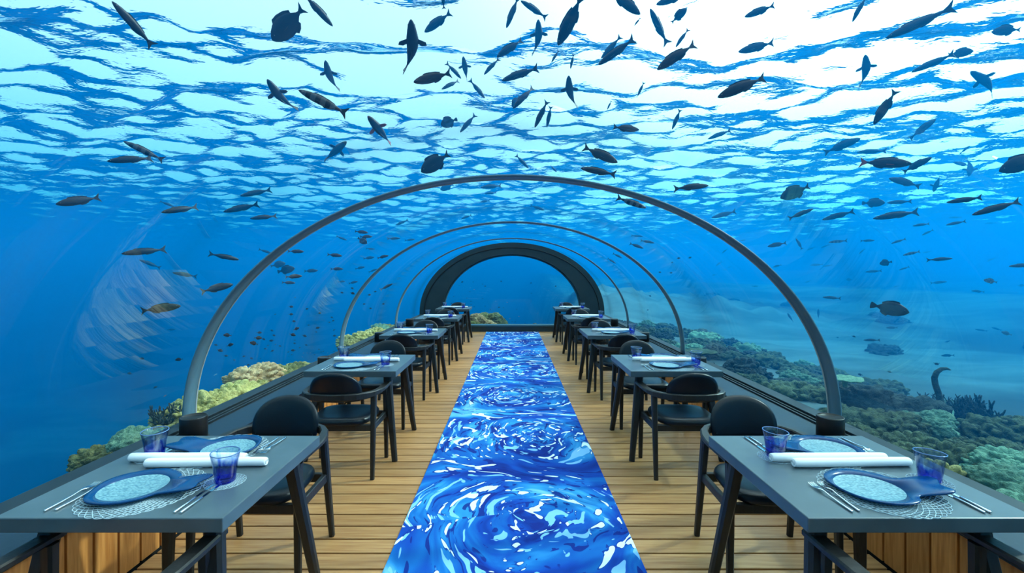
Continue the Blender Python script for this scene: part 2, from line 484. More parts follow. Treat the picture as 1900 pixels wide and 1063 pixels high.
def build_seabed():
    nx, ny = 260, 220
    xs = np.linspace(-1, 1, nx); xs = (xs * 0.18 + xs ** 3 * 0.82) * 108
    ys = np.linspace(0, 1, ny); ys = -33 + 161 * (0.55 * ys + 0.45 * ys ** 3)
    gx, gy = np.meshgrid(xs, ys)
    gz = np.maximum(ground_z(gx, gy), -15.5)
    vs = np.stack([gx.ravel(), gy.ravel(), gz.ravel()], 1)
    idx = np.arange(nx * ny).reshape(ny, nx)
    fs = np.stack([idx[:-1, :-1].ravel(), idx[:-1, 1:].ravel(), idx[1:, 1:].ravel(), idx[1:, :-1].ravel()], 1)
    me = bpy.data.meshes.new('seabed'); me.from_pydata(vs.tolist(), [], fs.tolist())
    me.polygons.foreach_set('use_smooth', [True] * len(me.polygons))
    me.materials.append(M['sand']); me.update()
    tag(link('seabed', me), kind='structure')
build_seabed()

# ------------------------------------------------------------------ carpet
def carpet_mat():
    m, n, l, p, out = new_mat('carpet_print')
    p.inputs['Roughness'].default_value = 0.9; p.inputs['Specular IOR Level'].default_value = 0.15
    tc = n.new('ShaderNodeTexCoord')
    def math_(op, a, b=None, c=None):
        k = n.new('ShaderNodeMath'); k.operation = op
        for i, v in enumerate((a, b, c)):
            if v is None: continue
            if isinstance(v, (int, float)): k.inputs[i].default_value = v
            else: l.new(v, k.inputs[i])
        return k.outputs[0]
    def noise(vec, scale, detail=3.0, rough=0.5, dist=0.0):
        k = n.new('ShaderNodeTexNoise'); k.inputs['Scale'].default_value = scale; k.inputs['Detail'].default_value = detail
        k.inputs['Roughness'].default_value = rough; k.inputs['Distortion'].default_value = dist
        l.new(vec, k.inputs['Vector']); return k
    def comb(x, y, z):
        k = n.new('ShaderNodeCombineXYZ')
        for i, v in enumerate((x, y, z)):
            if isinstance(v, (int, float)): k.inputs[i].default_value = v
            else: l.new(v, k.inputs[i])
        return k.outputs[0]
    sep = n.new('ShaderNodeSeparateXYZ'); l.new(tc.outputs['Object'], sep.inputs[0])
    wob = noise(tc.outputs['Object'], 1.3, 2)
    sw = n.new('ShaderNodeSeparateColor'); l.new(wob.outputs['Color'], sw.inputs[0])
    X = math_('ADD', sep.outputs['X'], math_('MULTIPLY', math_('SUBTRACT', sw.outputs[0], 0.5), 0.45))
    Y = math_('ADD', sep.outputs['Y'], math_('MULTIPLY', math_('SUBTRACT', sw.outputs[1], 0.5), 0.45))
    P = 1.46
    cell = math_('ROUND', math_('DIVIDE', math_('SUBTRACT', Y, 2.86), P))
    ly = math_('SUBTRACT', math_('SUBTRACT', Y, 2.86), math_('MULTIPLY', cell, P))
    cx = math_('MULTIPLY', math_('SINE', math_('MULTIPLY', cell, 2.1)), 0.12)
    lx = math_('SUBTRACT', X, math_('ADD', cx, 0.05))
    r = math_('SQRT', math_('ADD', math_('MULTIPLY', lx, lx), math_('MULTIPLY', ly, ly)))
    ang = math_('ARCTAN2', ly, lx)
    # ripples run round each centre: fine along the radius, long along the arc; far from a centre they lie across the runner
    tang = math_('MULTIPLY', ang, math_('ADD', math_('MULTIPLY', r, 1.1), 0.35))
    v1 = comb(math_('MULTIPLY', r, 8.0), math_('MULTIPLY', tang, 2.0), math_('MULTIPLY', cell, 7.3))
    v2 = comb(math_('MULTIPLY', math_('ADD', Y, math_('MULTIPLY', math_('SINE', math_('MULTIPLY', X, 3.0)), 0.10)), 8.0), math_('MULTIPLY', X, 2.4), 3.0)
    wgt = n.new('ShaderNodeMapRange'); wgt.interpolation_type = 'SMOOTHSTEP'
    wgt.inputs['From Min'].default_value = 0.40; wgt.inputs['From Max'].default_value = 0.66
    l.new(math_('ABSOLUTE', ly), wgt.inputs['Value'])
    def field(scale, detail, dist, seed):
        o = []
        for v in (v1, v2):
            a = n.new('ShaderNodeVectorMath'); a.operation = 'ADD'; a.inputs[1].default_value = (seed, seed * 1.7, seed * 0.3)
            l.new(v, a.inputs[0]); o.append(noise(a.outputs[0], scale, detail, 0.5, dist).outputs['Fac'])
        mx = n.new('ShaderNodeMix'); l.new(wgt.outputs[0], mx.inputs['Factor']); l.new(o[0], mx.inputs['A']); l.new(o[1], mx.inputs['B'])
        return mx.outputs['Result']
    f1, f2, f3 = field(1.0, 2.0, 1.2, 0.0), field(0.45, 3.0, 0.8, 9.0), field(1.25, 1.5, 1.5, 23.0)
    base = n.new('ShaderNodeValToRGB'); br = base.color_ramp
    br.elements[0].position, br.elements[0].color = 0.30, (0.002, 0.018, 0.19, 1)
    br.elements[1].position, br.elements[1].color = 0.74, (0.20, 0.50, 0.82, 1)
    for pos, col in ((0.42, (0.003, 0.055, 0.36, 1)), (0.54, (0.006, 0.135, 0.46, 1)), (0.63, (0.03, 0.28, 0.64, 1))):
        q = br.elements.new(pos); q.color = col
    l.new(f2, base.inputs['Fac'])
    def over(col_in, fac, col):
        mx = n.new('ShaderNodeMix'); mx.data_type = 'RGBA'
        l.new(fac, mx.inputs['Factor']); l.new(col_in, mx.inputs['A']); mx.inputs['B'].default_value = (*col, 1)
        return mx.outputs['Result']
    def band(f, a, b):
        k = n.new('ShaderNodeMapRange'); k.interpolation_type = 'SMOOTHSTEP'
        k.inputs['From Min'].default_value = a; k.inputs['From Max'].default_value = b; l.new(f, k.inputs['Value']); return k.outputs[0]
    navy = math_('MULTIPLY', band(f1, 0.40, 0.385), 0.92)
    ring = math_('MULTIPLY', math_('MULTIPLY', band(f3, 0.585, 0.595), band(f3, 0.63, 0.62)), 0.85)
    white = band(f3, 0.625, 0.64)
    fine = math_('MULTIPLY', band(f1, 0.615, 0.63), 0.9)
    c = over(base.outputs['Color'], navy, (0.003, 0.018, 0.20))
    c = over(c, ring, (0.004, 0.022, 0.24))
    c = over(c, fine, (0.22, 0.52, 0.84))
    c = over(c, white, (0.72, 0.90, 1.0))
    l.new(c, p.inputs['Base Color'])
    pile = n.new('ShaderNodeTexNoise'); pile.inputs['Scale'].default_value = 420
    l.new(tc.outputs['Object'], pile.inputs['Vector'])
    bp = n.new('ShaderNodeBump'); bp.inputs['Strength'].default_value = 0.35; bp.inputs['Distance'].default_value = 0.004
    l.new(pile.outputs['Fac'], bp.inputs['Height']); l.new(bp.outputs[0], p.inputs['Normal'])
    return m
M['carpet_print'] = carpet_mat()
M['carpet_edge'] = plain('carpet_edge', (0.02, 0.07, 0.22), 0.9)
cp = MB().box(-0.676, 0.704, 0.4, 12.03, 0.0005, 0.009, 0.003).build('runner_carpet', M['carpet_print'])
tag(cp, 'long blue and white runner carpet printed with water ripples along the deck', 'carpet')

# ------------------------------------------------------------------ black posts on the ledges
def post_proto():
    mb = MB()
    mb.lathe([(0.0, 0.0), (0.083, 0.0), (0.083, 0.146), (0.0815, 0.1505), (0.079, 0.152), (0.074, 0.152), (0.073, 0.149), (0.0, 0.149)], 40)
    o = mb.build('ledge_post', M['black_post'])
    b = MB().lathe([(0.0, 0.0), (0.092, 0.0), (0.092, 0.006), (0.083, 0.006)], 40).build('base_ring', M['black_rubber'], o)
    return o
RANK = ['nearest', 'second', 'third', 'fourth', 'fifth']
pp = None
for si, (sx, side) in enumerate(((-1, 'left'), (1, 'right'))):
    for k, y in enumerate((3.13, 5.33, 7.53, 9.73)):
        if pp is None: o = pp = post_proto()
        else: o = copy_tree(pp)
        o.location = (sx * 2.19, y, 0.430)
        tag(o, 'short black cylindrical post on the %s ledge, %s from the viewer' % (side, RANK[k]), 'post', 'black posts on the ledges')

# ------------------------------------------------------------------ tables and chairs
M['table_top'] = plain('table_top', (0.050, 0.080, 0.098), 0.33, noise=((0.068, 0.102, 0.122), 7.0, (1, 1, 1)), bump=0.03)
M['dark_wood'] = plain('dark_wood', (0.005, 0.006, 0.007), 0.45, noise=((0.014, 0.014, 0.014), 6.0, (14, 14, 1.5)), bump=0.2)
M['leather'] = plain('leather', (0.003, 0.007, 0.013), 0.34, spec=0.32, bump=0.12, bump_scale=260)

TABLE_Y = [1.516, 3.778, 5.93, 8.06, 10.25]      # front edges, near to far
TABLE_X = {'left': -1.350, 'right': 1.372}
TW = 0.385
def table_proto():
    root = empty('dining_table')
    MB().box(-TW, TW, -TW, TW, 0.700, 0.750, 0.004).build('table_top', M['table_top'], root)
    for sx in (-1, 1):
        for sy in (-1, 1):
            MB().beam((sx * 0.285, sy * 0.275, 0.700), (sx * 0.375, sy * 0.378, 0.0), 0.068, 0.044, 0.05, 0.038, side=(1, 0, 0)).build('leg', M['dark_wood'], root)
    for sx in (-1, 1):
        MB().beam((sx * 0.285, -0.27, 0.678), (sx * 0.285, 0.27, 0.678), 0.04, 0.04, chamfer=0.12).build('rail', M['dark_wood'], root)
    MB().beam((-0.28, 0, 0.678), (0.28, 0, 0.678), 0.04, 0.04, side=(0, 1, 0), chamfer=0.12).build('rail', M['dark_wood'], root)
    return root

def pad(outline, layers):
    """soft pad: layers = (inset, offset) along the third axis; outline = 2-d points"""
    pts = np.array(outline); c = pts.mean(0); rings = []
    nrm = np.roll(pts, -1, 0) - np.roll(pts, 1, 0)
    nrm = np.stack([nrm[:, 1], -nrm[:, 0]], 1); nrm /= np.linalg.norm(nrm, axis=1)[:, None]
    if ((pts - c) * nrm).sum() < 0: nrm = -nrm
    for ins, off in layers:
        rings.append((pts - nrm * ins, off) if ins < 0.09 else ((pts - c) * (1 - ins) + c, off))
    return rings

def chair_proto():
    root = empty('dining_chair')
    W = M['dark_wood']
    # seat cushion
    n = 48; ol = []
    for k in range(n):
        t = 2 * PI * k / n; e = 2 / 3.4
        cx, sy = math.cos(t), math.sin(t)
        x = 0.238 * math.copysign(abs(cx) ** e, cx); y = 0.222 * math.copysign(abs(sy) ** e, sy)
        ol.append((x * (1.0 + 0.05 * (y / 0.222)), y + 0.005))
    lay = [(0.022, 0.398), (0.006, 0.402), (0.0, 0.415), (0.003, 0.432), (0.012, 0.444), (0.028, 0.450), (0.06, 0.452), (0.35, 0.450), (0.65, 0.447), (0.95, 0.445)]
    mb = MB(); mb.rings([[(p[0], p[1], z) for p in r] for r, z in pad(ol, lay)]); mb.build('seat', M['leather'], root)
    # frame under the seat
    for a, b in (((-0.262, 0.185, 0.375), (0.262, 0.185, 0.375)), ((-0.258, -0.165, 0.375), (0.258, -0.165, 0.375))):
        MB().beam(a, b, 0.028, 0.028, 0.05, 0.05, side=(0, 1, 0), chamfer=0.15).build('seat_rail', W, root)
    for sx in (-1, 1):
        MB().beam((sx * 0.262, -0.17, 0.375), (sx * 0.268, 0.185, 0.375), 0.026, 0.026, 0.05, 0.05, side=(1, 0, 0), chamfer=0.15).build('seat_rail', W, root)
    # legs
    for sx in (-1, 1):
        MB().beam((sx * 0.275, 0.195, 0.0), (sx * 0.270, 0.185, 0.622), 0.030, 0.042, 0.030, 0.042, chamfer=0.2).build('leg', W, root)
        MB().beam((sx * 0.276, -0.225, 0.0), (sx * 0.262, -0.135, 0.622), 0.030, 0.044, 0.030, 0.044, chamfer=0.2).build('leg', W, root)
    # arm rail: two flat arms joined by a band round the back
    path = [(0.288, 0.235), (0.289, 0.12), (0.288, 0.0), (0.282, -0.08), (0.262, -0.155), (0.222, -0.215), (0.165, -0.252), (0.085, -0.272), (0.0, -0.278)]
    path = path + [(-x, y) for x, y in reversed(path[:-1])]
    rs = []
    for i, (x, y) in enumerate(path):
        a = Vector(path[max(i - 1, 0)]); b = Vector(path[min(i + 1, len(path) - 1)]); t = (b - a).normalized(); nrm = Vector((t.y, -t.x))
        back = min(1.0, max(0.0, (0.02 - y) / 0.25))
        w = 0.060 * (1 - back) + 0.032 * back; h0, h1 = 0.622 - 0.012 * back, 0.648 + 0.012 * back
        c = 0.006
        def q(u, z): return (x + nrm.x * u, y + nrm.y * u, z)
        rs.append([q(-w / 2 + c, h0), q(w / 2 - c, h0), q(w / 2, h0 + c), q(w / 2, h1 - c), q(w / 2 - c, h1), q(-w / 2 + c, h1), q(-w / 2, h1 - c), q(-w / 2, h0 + c)])
    mb = MB(); mb.rings(rs, smooth=False); mb.build('arm_rail', W, root)
    # backrest pad: half-round top, curved round the sitter, leaning back
    ol = []
    for k in range(33):
        t = PI * k / 32; ol.append((0.198 * math.copysign(abs(math.cos(t)) ** 0.9, math.cos(t)), 0.665 + 0.158 * math.sin(t) ** 0.9))
    ol += [(-0.198, 0.63), (-0.192, 0.603), (-0.175, 0.590), (-0.1, 0.587), (0.0, 0.586), (0.1, 0.587), (0.175, 0.590), (0.192, 0.603), (0.198, 0.63)]
    lay = [(0.95, -0.020), (0.55, -0.020), (0.03, -0.018), (0.010, -0.014), (0.0, 0.0), (0.010, 0.014), (0.03, 0.018), (0.55, 0.020), (0.95, 0.020)]
    mb = MB()
    mb.rings([[(x, -0.238 + 0.9 * x * x + d - 0.22 * (z - 0.6), z) for x, z in r] for r, d in pad(ol, lay)])
    mb.build('backrest', M['leather'], root)
    return root

# ------------------------------------------------------------------ tableware
def glass_blue(name, swirl):
    m = clear_sheet(name, (1, 1, 1), 0.08, 0.9, 0.03)
    n, l = m.node_tree.nodes, m.node_tree.links
    tr = [k for k in n if k.type == 'BSDF_TRANSPARENT'][0]; gl = [k for k in n if k.type == 'BSDF_GLOSSY'][0]
    tc = n.new('ShaderNodeTexCoord'); oi = n.new('ShaderNodeObjectInfo')
    mp = n.new('ShaderNodeVectorMath'); mp.operation = 'MULTIPLY'; mp.inputs[1].default_value = (26, 26, 9)
    ad = n.new('ShaderNodeVectorMath'); ad.operation = 'ADD'
    sc = n.new('ShaderNodeVectorMath'); sc.operation = 'SCALE'; sc.inputs[0].default_value = (40, 70, 20)
    l.new(oi.outputs['Random'], sc.inputs['Scale']); l.new(tc.outputs['Object'], mp.inputs[0]); l.new(mp.outputs[0], ad.inputs[0]); l.new(sc.outputs[0], ad.inputs[1])
    nt = n.new('ShaderNodeTexNoise'); nt.inputs['Scale'].default_value = 1.0; nt.inputs['Detail'].default_value = 3; nt.inputs['Distortion'].default_value = 1.5
    l.new(ad.outputs[0], nt.inputs['Vector'])
    sep = n.new('ShaderNodeSeparateXYZ'); l.new(tc.outputs['Object'], sep.inputs[0])
    h = n.new('ShaderNodeMapRange'); h.inputs['From Min'].default_value = 0.0; h.inputs['From Max'].default_value = 0.085
    h.inputs['To Min'].default_value = 0.34; h.inputs['To Max'].default_value = -0.02
    l.new(sep.outputs['Z'], h.inputs['Value'])
    s = n.new('ShaderNodeMath'); s.operation = 'ADD'; l.new(nt.outputs['Fac'], s.inputs[0]); l.new(h.outputs[0], s.inputs[1])
    cr = n.new('ShaderNodeValToRGB')
    cr.color_ramp.elements[0].position, cr.color_ramp.elements[0].color = 0.50, (0.93, 0.96, 0.98, 1)
    cr.color_ramp.elements[1].position, cr.color_ramp.elements[1].color = 0.80, (0.06, 0.13, 0.80, 1)
    q = cr.color_ramp.elements.new(0.64); q.color = (0.55, 0.70, 0.97, 1)
    l.new(s.outputs[0], cr.inputs['Fac']); 
    lw = n.new('ShaderNodeLayerWeight'); lw.inputs['Blend'].default_value = 0.5     # a longer way through the glass at its edges
    ed = n.new('ShaderNodeMath'); ed.operation = 'POWER'; ed.inputs[1].default_value = 2.5
    em = n.new('ShaderNodeMath'); em.operation = 'MULTIPLY'; em.inputs[1].default_value = 0.8
    mx = n.new('ShaderNodeMix'); mx.data_type = 'RGBA'; mx.inputs['B'].default_value = (0.10, 0.20, 0.55, 1)
    l.new(lw.outputs['Facing'], ed.inputs[0]); l.new(ed.outputs[0], em.inputs[0]); l.new(em.outputs[0], mx.inputs['Factor'])
    l.new(cr.outputs[0], mx.inputs['A']); l.new(mx.outputs['Result'], tr.inputs['Color'])
    bp = n.new('ShaderNodeBump'); bp.inputs['Strength'].default_value = 0.2; bp.inputs['Distance'].default_value = 0.002
    l.new(nt.outputs['Fac'], bp.inputs['Height']); l.new(bp.outputs[0], gl.inputs['Normal'])
    return m
M['tumbler'] = glass_blue('tumbler_glass', 1)
M['tumbler_rim'] = plain('tumbler_rim', (0.10, 0.20, 0.42), 0.08, spec=0.9)
def plate_mats():
    m, n, l, p, out = new_mat('plate_blue')
    p.inputs['Roughness'].default_value = 0.22; p.inputs['Specular IOR Level'].default_value = 0.22
    tc = n.new('ShaderNodeTexCoord'); nt = n.new('ShaderNodeTexNoise'); nt.inputs['Scale'].default_value = 9
    l.new(tc.outputs['Object'], nt.inputs['Vector'])
    mx = n.new('ShaderNodeMix'); mx.data_type = 'RGBA'; mx.inputs['A'].default_value = (0.0, 0.022, 0.085, 1); mx.inputs['B'].default_value = (0.003, 0.070, 0.21, 1)
    l.new(nt.outputs['Fac'], mx.inputs['Factor']); l.new(mx.outputs['Result'], p.inputs['Base Color'])
    bp = n.new('ShaderNodeBump'); bp.inputs['Strength'].default_value = 0.35; bp.inputs['Distance'].default_value = 0.01
    l.new(nt.outputs['Fac'], bp.inputs['Height']); l.new(bp.outputs[0], p.inputs['Normal'])
    M['plate_blue'] = m
    m, n, l, p, out = new_mat('plate_clear')
    p.inputs['Roughness'].default_value = 0.28; p.inputs['Transmission Weight'].default_value = 0.15
    tc = n.new('ShaderNodeTexCoord'); vo = n.new('ShaderNodeTexVoronoi'); vo.inputs['Scale'].default_value = 150
    mp = n.new('ShaderNodeMapping'); mp.inputs['Scale'].default_value = (0.6, 1.2, 0.2); l.new(tc.outputs['Object'], mp.inputs['Vector'])
    l.new(mp.outputs[0], vo.inputs['Vector'])
    cr = n.new('ShaderNodeValToRGB')
    cr.color_ramp.elements[0].position, cr.color_ramp.elements[0].color = 0.15, (0.30, 0.55, 0.60, 1)
    cr.color_ramp.elements[1].position, cr.color_ramp.elements[1].color = 0.75, (0.09, 0.24, 0.32, 1)
    l.new(vo.outputs['Distance'], cr.inputs['Fac']); l.new(cr.outputs[0], p.inputs['Base Color'])
    bp = n.new('ShaderNodeBump'); bp.inputs['Strength'].default_value = 0.6; bp.inputs['Distance'].default_value = 0.003; bp.invert = True
    l.new(vo.outputs['Distance'], bp.inputs['Height']); l.new(bp.outputs[0], p.inputs['Normal'])
    M['plate_clear'] = m
plate_mats()
M['lace'] = plain('lace', (0.42, 0.54, 0.60), 0.25, spec=0.6)
M['linen'] = plain('linen', (0.86, 0.88, 0.90), 0.85, bump=0.12, bump_scale=300)
M['steel'] = plain('steel', (0.72, 0.74, 0.76), 0.16, 1.0)
M['blade_steel'] = plain('blade_steel', (0.55, 0.60, 0.66), 0.10, 1.0)

def lace_mesh(name, R, r0, fam, seg, w, th=0.0022):
    """open lace disc: two families of spiral ribbons, a scalloped rim and a centre ring"""
    mb = MB()
    def rib(pts):
        rs = []
        for i, p in enumerate(pts):
            a, b = Vector(pts[max(i - 1, 0)]), Vector(pts[min(i + 1, len(pts) - 1)])
            t = (b - a).normalized(); s = Vector((t.y, -t.x)) * w / 2; p = Vector(p)
            rs.append([(p.x + s.x, p.y + s.y, 0), (p.x + s.x * .6, p.y + s.y * .6, th), (p.x - s.x * .6, p.y - s.y * .6, th), (p.x - s.x, p.y - s.y, 0)])
        mb.rings(rs, smooth=False)
    for k in range(fam):
        for sgn in (-1, 1):
            pts = []
            for i in range(seg + 1):
                f = i / seg; r = r0 * (R / r0) ** f
                th_ = 2 * PI * k / fam + sgn * f * 2.1 + 0.25 * math.sin(f * PI * 5) / (3 + 8 * f)
                pts.append((r * math.cos(th_), r * math.sin(th_)))
            rib(pts)
    for k in range(fam):                                     # scallops round the rim
        a0, a1 = 2 * PI * (k + (2.1 * fam / (2 * PI)) % 1) / fam, 0
        pts = []
        for i in range(6):
            a = a0 + 2 * PI / fam * i / 5; r = R * (1 + 0.035 * math.sin(PI * i / 5))
            pts.append((r * math.cos(a), r * math.sin(a)))
        rib(pts)
    pts = [(r0 * math.cos(2 * PI * i / 40), r0 * math.sin(2 * PI * i / 40)) for i in range(41)]
    rib(pts)
    return mb.mesh(name, M['lace'])

def plate_proto():
    """round blue glass plate whose rim flares into a tail fin at +x; clear centre"""
    n = 96; ang = [2 * PI * k / n for k in range(n)]
    def outline(t):
        c, s = math.cos(t), math.sin(t)
        r = 0.148
        a = abs(math.atan2(s, c))
        # tail: neck then flare
        neck = math.exp(-((a - 0.62) / 0.20) ** 2) * -0.010
        tail = 0.112 * (1 / (1 + math.exp((a - 0.36) / 0.045)))
        notch = -0.028 * math.exp(-(a / 0.13) ** 2)
        wav = 0.004 * math.sin(3 * t + 1) + 0.003 * math.sin(5 * t)
        r = r + neck + tail + notch + wav
        return (r * c, r * s * 0.96)
    out_ = [outline(t) for t in ang]
    inn = [(0.110 * math.cos(t) - 0.012, 0.106 * math.sin(t)) for t in ang]
    def mix(f): return [(a[0] * f + b[0] * (1 - f), a[1] * f + b[1] * (1 - f)) for a, b in zip(out_, inn)]
    def lift(p, base): return base + 0.010 * max(0.0, (math.hypot(*p) - 0.11) / 0.05) ** 0.8
    rs = [[(x, y, 0.004) for x, y in inn], [(x, y, lift((x, y), 0.004)) for x, y in mix(0.5)], [(x, y, lift((x, y), 0.006)) for x, y in mix(0.97)],
          [(x, y, lift((x, y), 0.010)) for x, y in mix(1.0)], [(x, y, lift((x, y), 0.013)) for x, y in mix(0.97)], [(x, y, lift((x, y), 0.012)) for x, y in mix(0.5)], [(x, y, 0.011) for x, y in inn]]
    mb = MB(); mb.rings(rs, closed=True); o = mb.build('fish_plate', M['plate_blue'])
    cb = MB(); c = [( -0.012, 0)] * n
    def sc(f, z): return [((x + 0.012) * f - 0.012, y * f, z) for x, y in inn]
    cb.rings([sc(0.999, 0.004), sc(0.5, 0.003), sc(0.02, 0.003)], cap0=False)
    cb.rings([sc(0.999, 0.011), sc(0.93, 0.0085), sc(0.5, 0.0075), sc(0.02, 0.0072)], cap0=False)
    cb.build('plate_centre', M['plate_clear'], o)
    return o

def tumbler_proto():
    mb = MB(); n = 40
    prof = [(0.0, 0.0, 0), (0.030, 0.0, 0), (0.036, 0.004, 0), (0.0385, 0.03, 0), (0.0435, 0.07, 0), (0.0515, 0.112, 1), (0.0505, 0.1145, 1), (0.0490, 0.112, 1), (0.0405, 0.07, 0), (0.0355, 0.03, 0), (0.031, 0.017, 0), (0.0, 0.014, 0)]
    rs = []
    for r, z, rim in prof:
        rs.append([(r * math.cos(2 * PI * k / n) * (1 + 0.02 * math.sin(4 * PI * k / n)), r * math.sin(2 * PI * k / n), z + (0.003 * math.sin(2 * PI * k / n + 1) if rim else 0)) for k in range(n)])
    mb.rings(rs)
    o = mb.build('tumbler', M['tumbler'])
    rm = MB(); rs = []
    for k in range(33):
        t = 2 * PI * k / 32
        c = ((0.0506 * (1 + 0.02 * math.sin(2 * t))) * math.cos(t), 0.0506 * math.sin(t), 0.1145 + 0.003 * math.sin(t + 1))
        rs.append([(c[0] + 0.0019 * math.cos(a) * math.cos(t), c[1] + 0.0019 * math.cos(a) * math.sin(t), c[2] + 0.0019 * math.sin(a)) for a in (0, 1.05, 2.1, 3.15, 4.2, 5.25)])
    rm.rings(rs, cap0=False, cap1=False); rm.build('rim', M['tumbler_rim'], o)
    return o

def napkin_proto():
    mb = MB(); n = 28; L = 0.25; rs = []
    for i, (x, f) in enumerate(((-L, 0.80), (-L + 0.004, 0.93), (-L + 0.02, 1.0), (-0.15, 1.03), (-0.02, 0.98), (0.11, 1.01), (L - 0.02, 0.98), (L - 0.004, 0.92), (L, 0.80))):
        ring = []
        for k in range(n):
            t = 2 * PI * k / n
            r = 0.0195 * f * (1.0 + 0.06 * (t / (2 * PI)))
            z = 0.0185 + r * math.sin(t) * 0.92
            ring.append((x, r * math.cos(t) + 0.002 * math.sin(x * 9), max(0.0, z)))
        rs.append(ring)
    mb.rings(rs)
    o = mb.build('napkin_roll', M['linen'])
    for sx in (-1, 1):                                       # the rolled-up edge seen at each end
        sp = MB()
        pts = [(sx * (L + 0.0005), 0.013 * (1 - k / 30) * math.cos(k * 0.55), 0.0185 + 0.012 * (1 - k / 30) * math.sin(k * 0.55)) for k in range(26)]
        sp.tube(pts, 0.0014, 5)
        sp.build('rolled_edge', M['linen'], o)
    return o

def sweep(mb, secs):
    """secs: (y, half width, z bottom, z top)"""
    rs = []
    for y, w, z0, z1 in secs:
        c = min(w, (z1 - z0) / 2) * 0.5
        rs.append([(-w + c, y, z0), (w - c, y, z0), (w, y, z0 + c), (w, y, z1 - c), (w - c, y, z1), (-w + c, y, z1), (-w, y, z1 - c), (-w, y, z0 + c)])
    mb.rings(rs)
def fork_proto():
    mb = MB()
    sweep(mb, [(-0.105, 0.0030, 0.001, 0.006), (-0.100, 0.0042, 0.0005, 0.0070), (-0.05, 0.0042, 0.001, 0.0070), (0.0, 0.0033, 0.004, 0.0085), (0.030, 0.0026, 0.008, 0.0115), (0.042, 0.0060, 0.0085, 0.0112), (0.052, 0.0115, 0.0075, 0.0095), (0.060, 0.0120, 0.0060, 0.0080)])
    o = mb.build('fork', M['steel'])
    t = MB()
    for k in range(4):
        x = -0.0102 + 0.0068 * k
        rs = []
        for y, w, z in ((0.059, 0.0019, 0.0070), (0.080, 0.0017, 0.0046), (0.098, 0.0013, 0.0060), (0.105, 0.0006, 0.0082)):
            rs.append([(x - w, y, z - 0.0009), (x + w, y, z - 0.0009), (x + w, y, z + 0.0009), (x - w, y, z + 0.0009)])
        t.rings(rs, smooth=False)
    t.build('tines', M['steel'], o)
    return o
def knife_proto():
    mb = MB()
    sweep(mb, [(-0.108, 0.0030, 0.001, 0.006), (-0.104, 0.0044, 0.0005, 0.0075), (-0.05, 0.0044, 0.0005, 0.0075), (-0.002, 0.0038, 0.001, 0.0065), (0.002, 0.0030, 0.001, 0.0050)])
    o = mb.build('table_knife', M['steel'])
    b = MB(); rs = []
    for y, a, c in ((0.0, -0.0035, 0.0035), (0.012, -0.0075, 0.0045), (0.06, -0.0085, 0.0045), (0.095, -0.0065, 0.0045), (0.108, -0.001, 0.0035)):
        rs.append([(a, y, 0.0012), (c, y, 0.0008), (c, y, 0.0026), (a, y, 0.0018)])
    b.rings(rs, smooth=False); b.build('blade', M['blade_steel'], o)
    return o

lace_big = lace_mesh('placemat', 0.190, 0.055, 34, 12, 0.0026)
lace_small = lace_mesh('coaster', 0.070, 0.016, 20, 8, 0.0015, 0.0016)
PROTO = {}
def spawn(key, maker):
    if key not in PROTO:
        PROTO[key] = maker(); return PROTO[key]
    return copy_tree(PROTO[key])

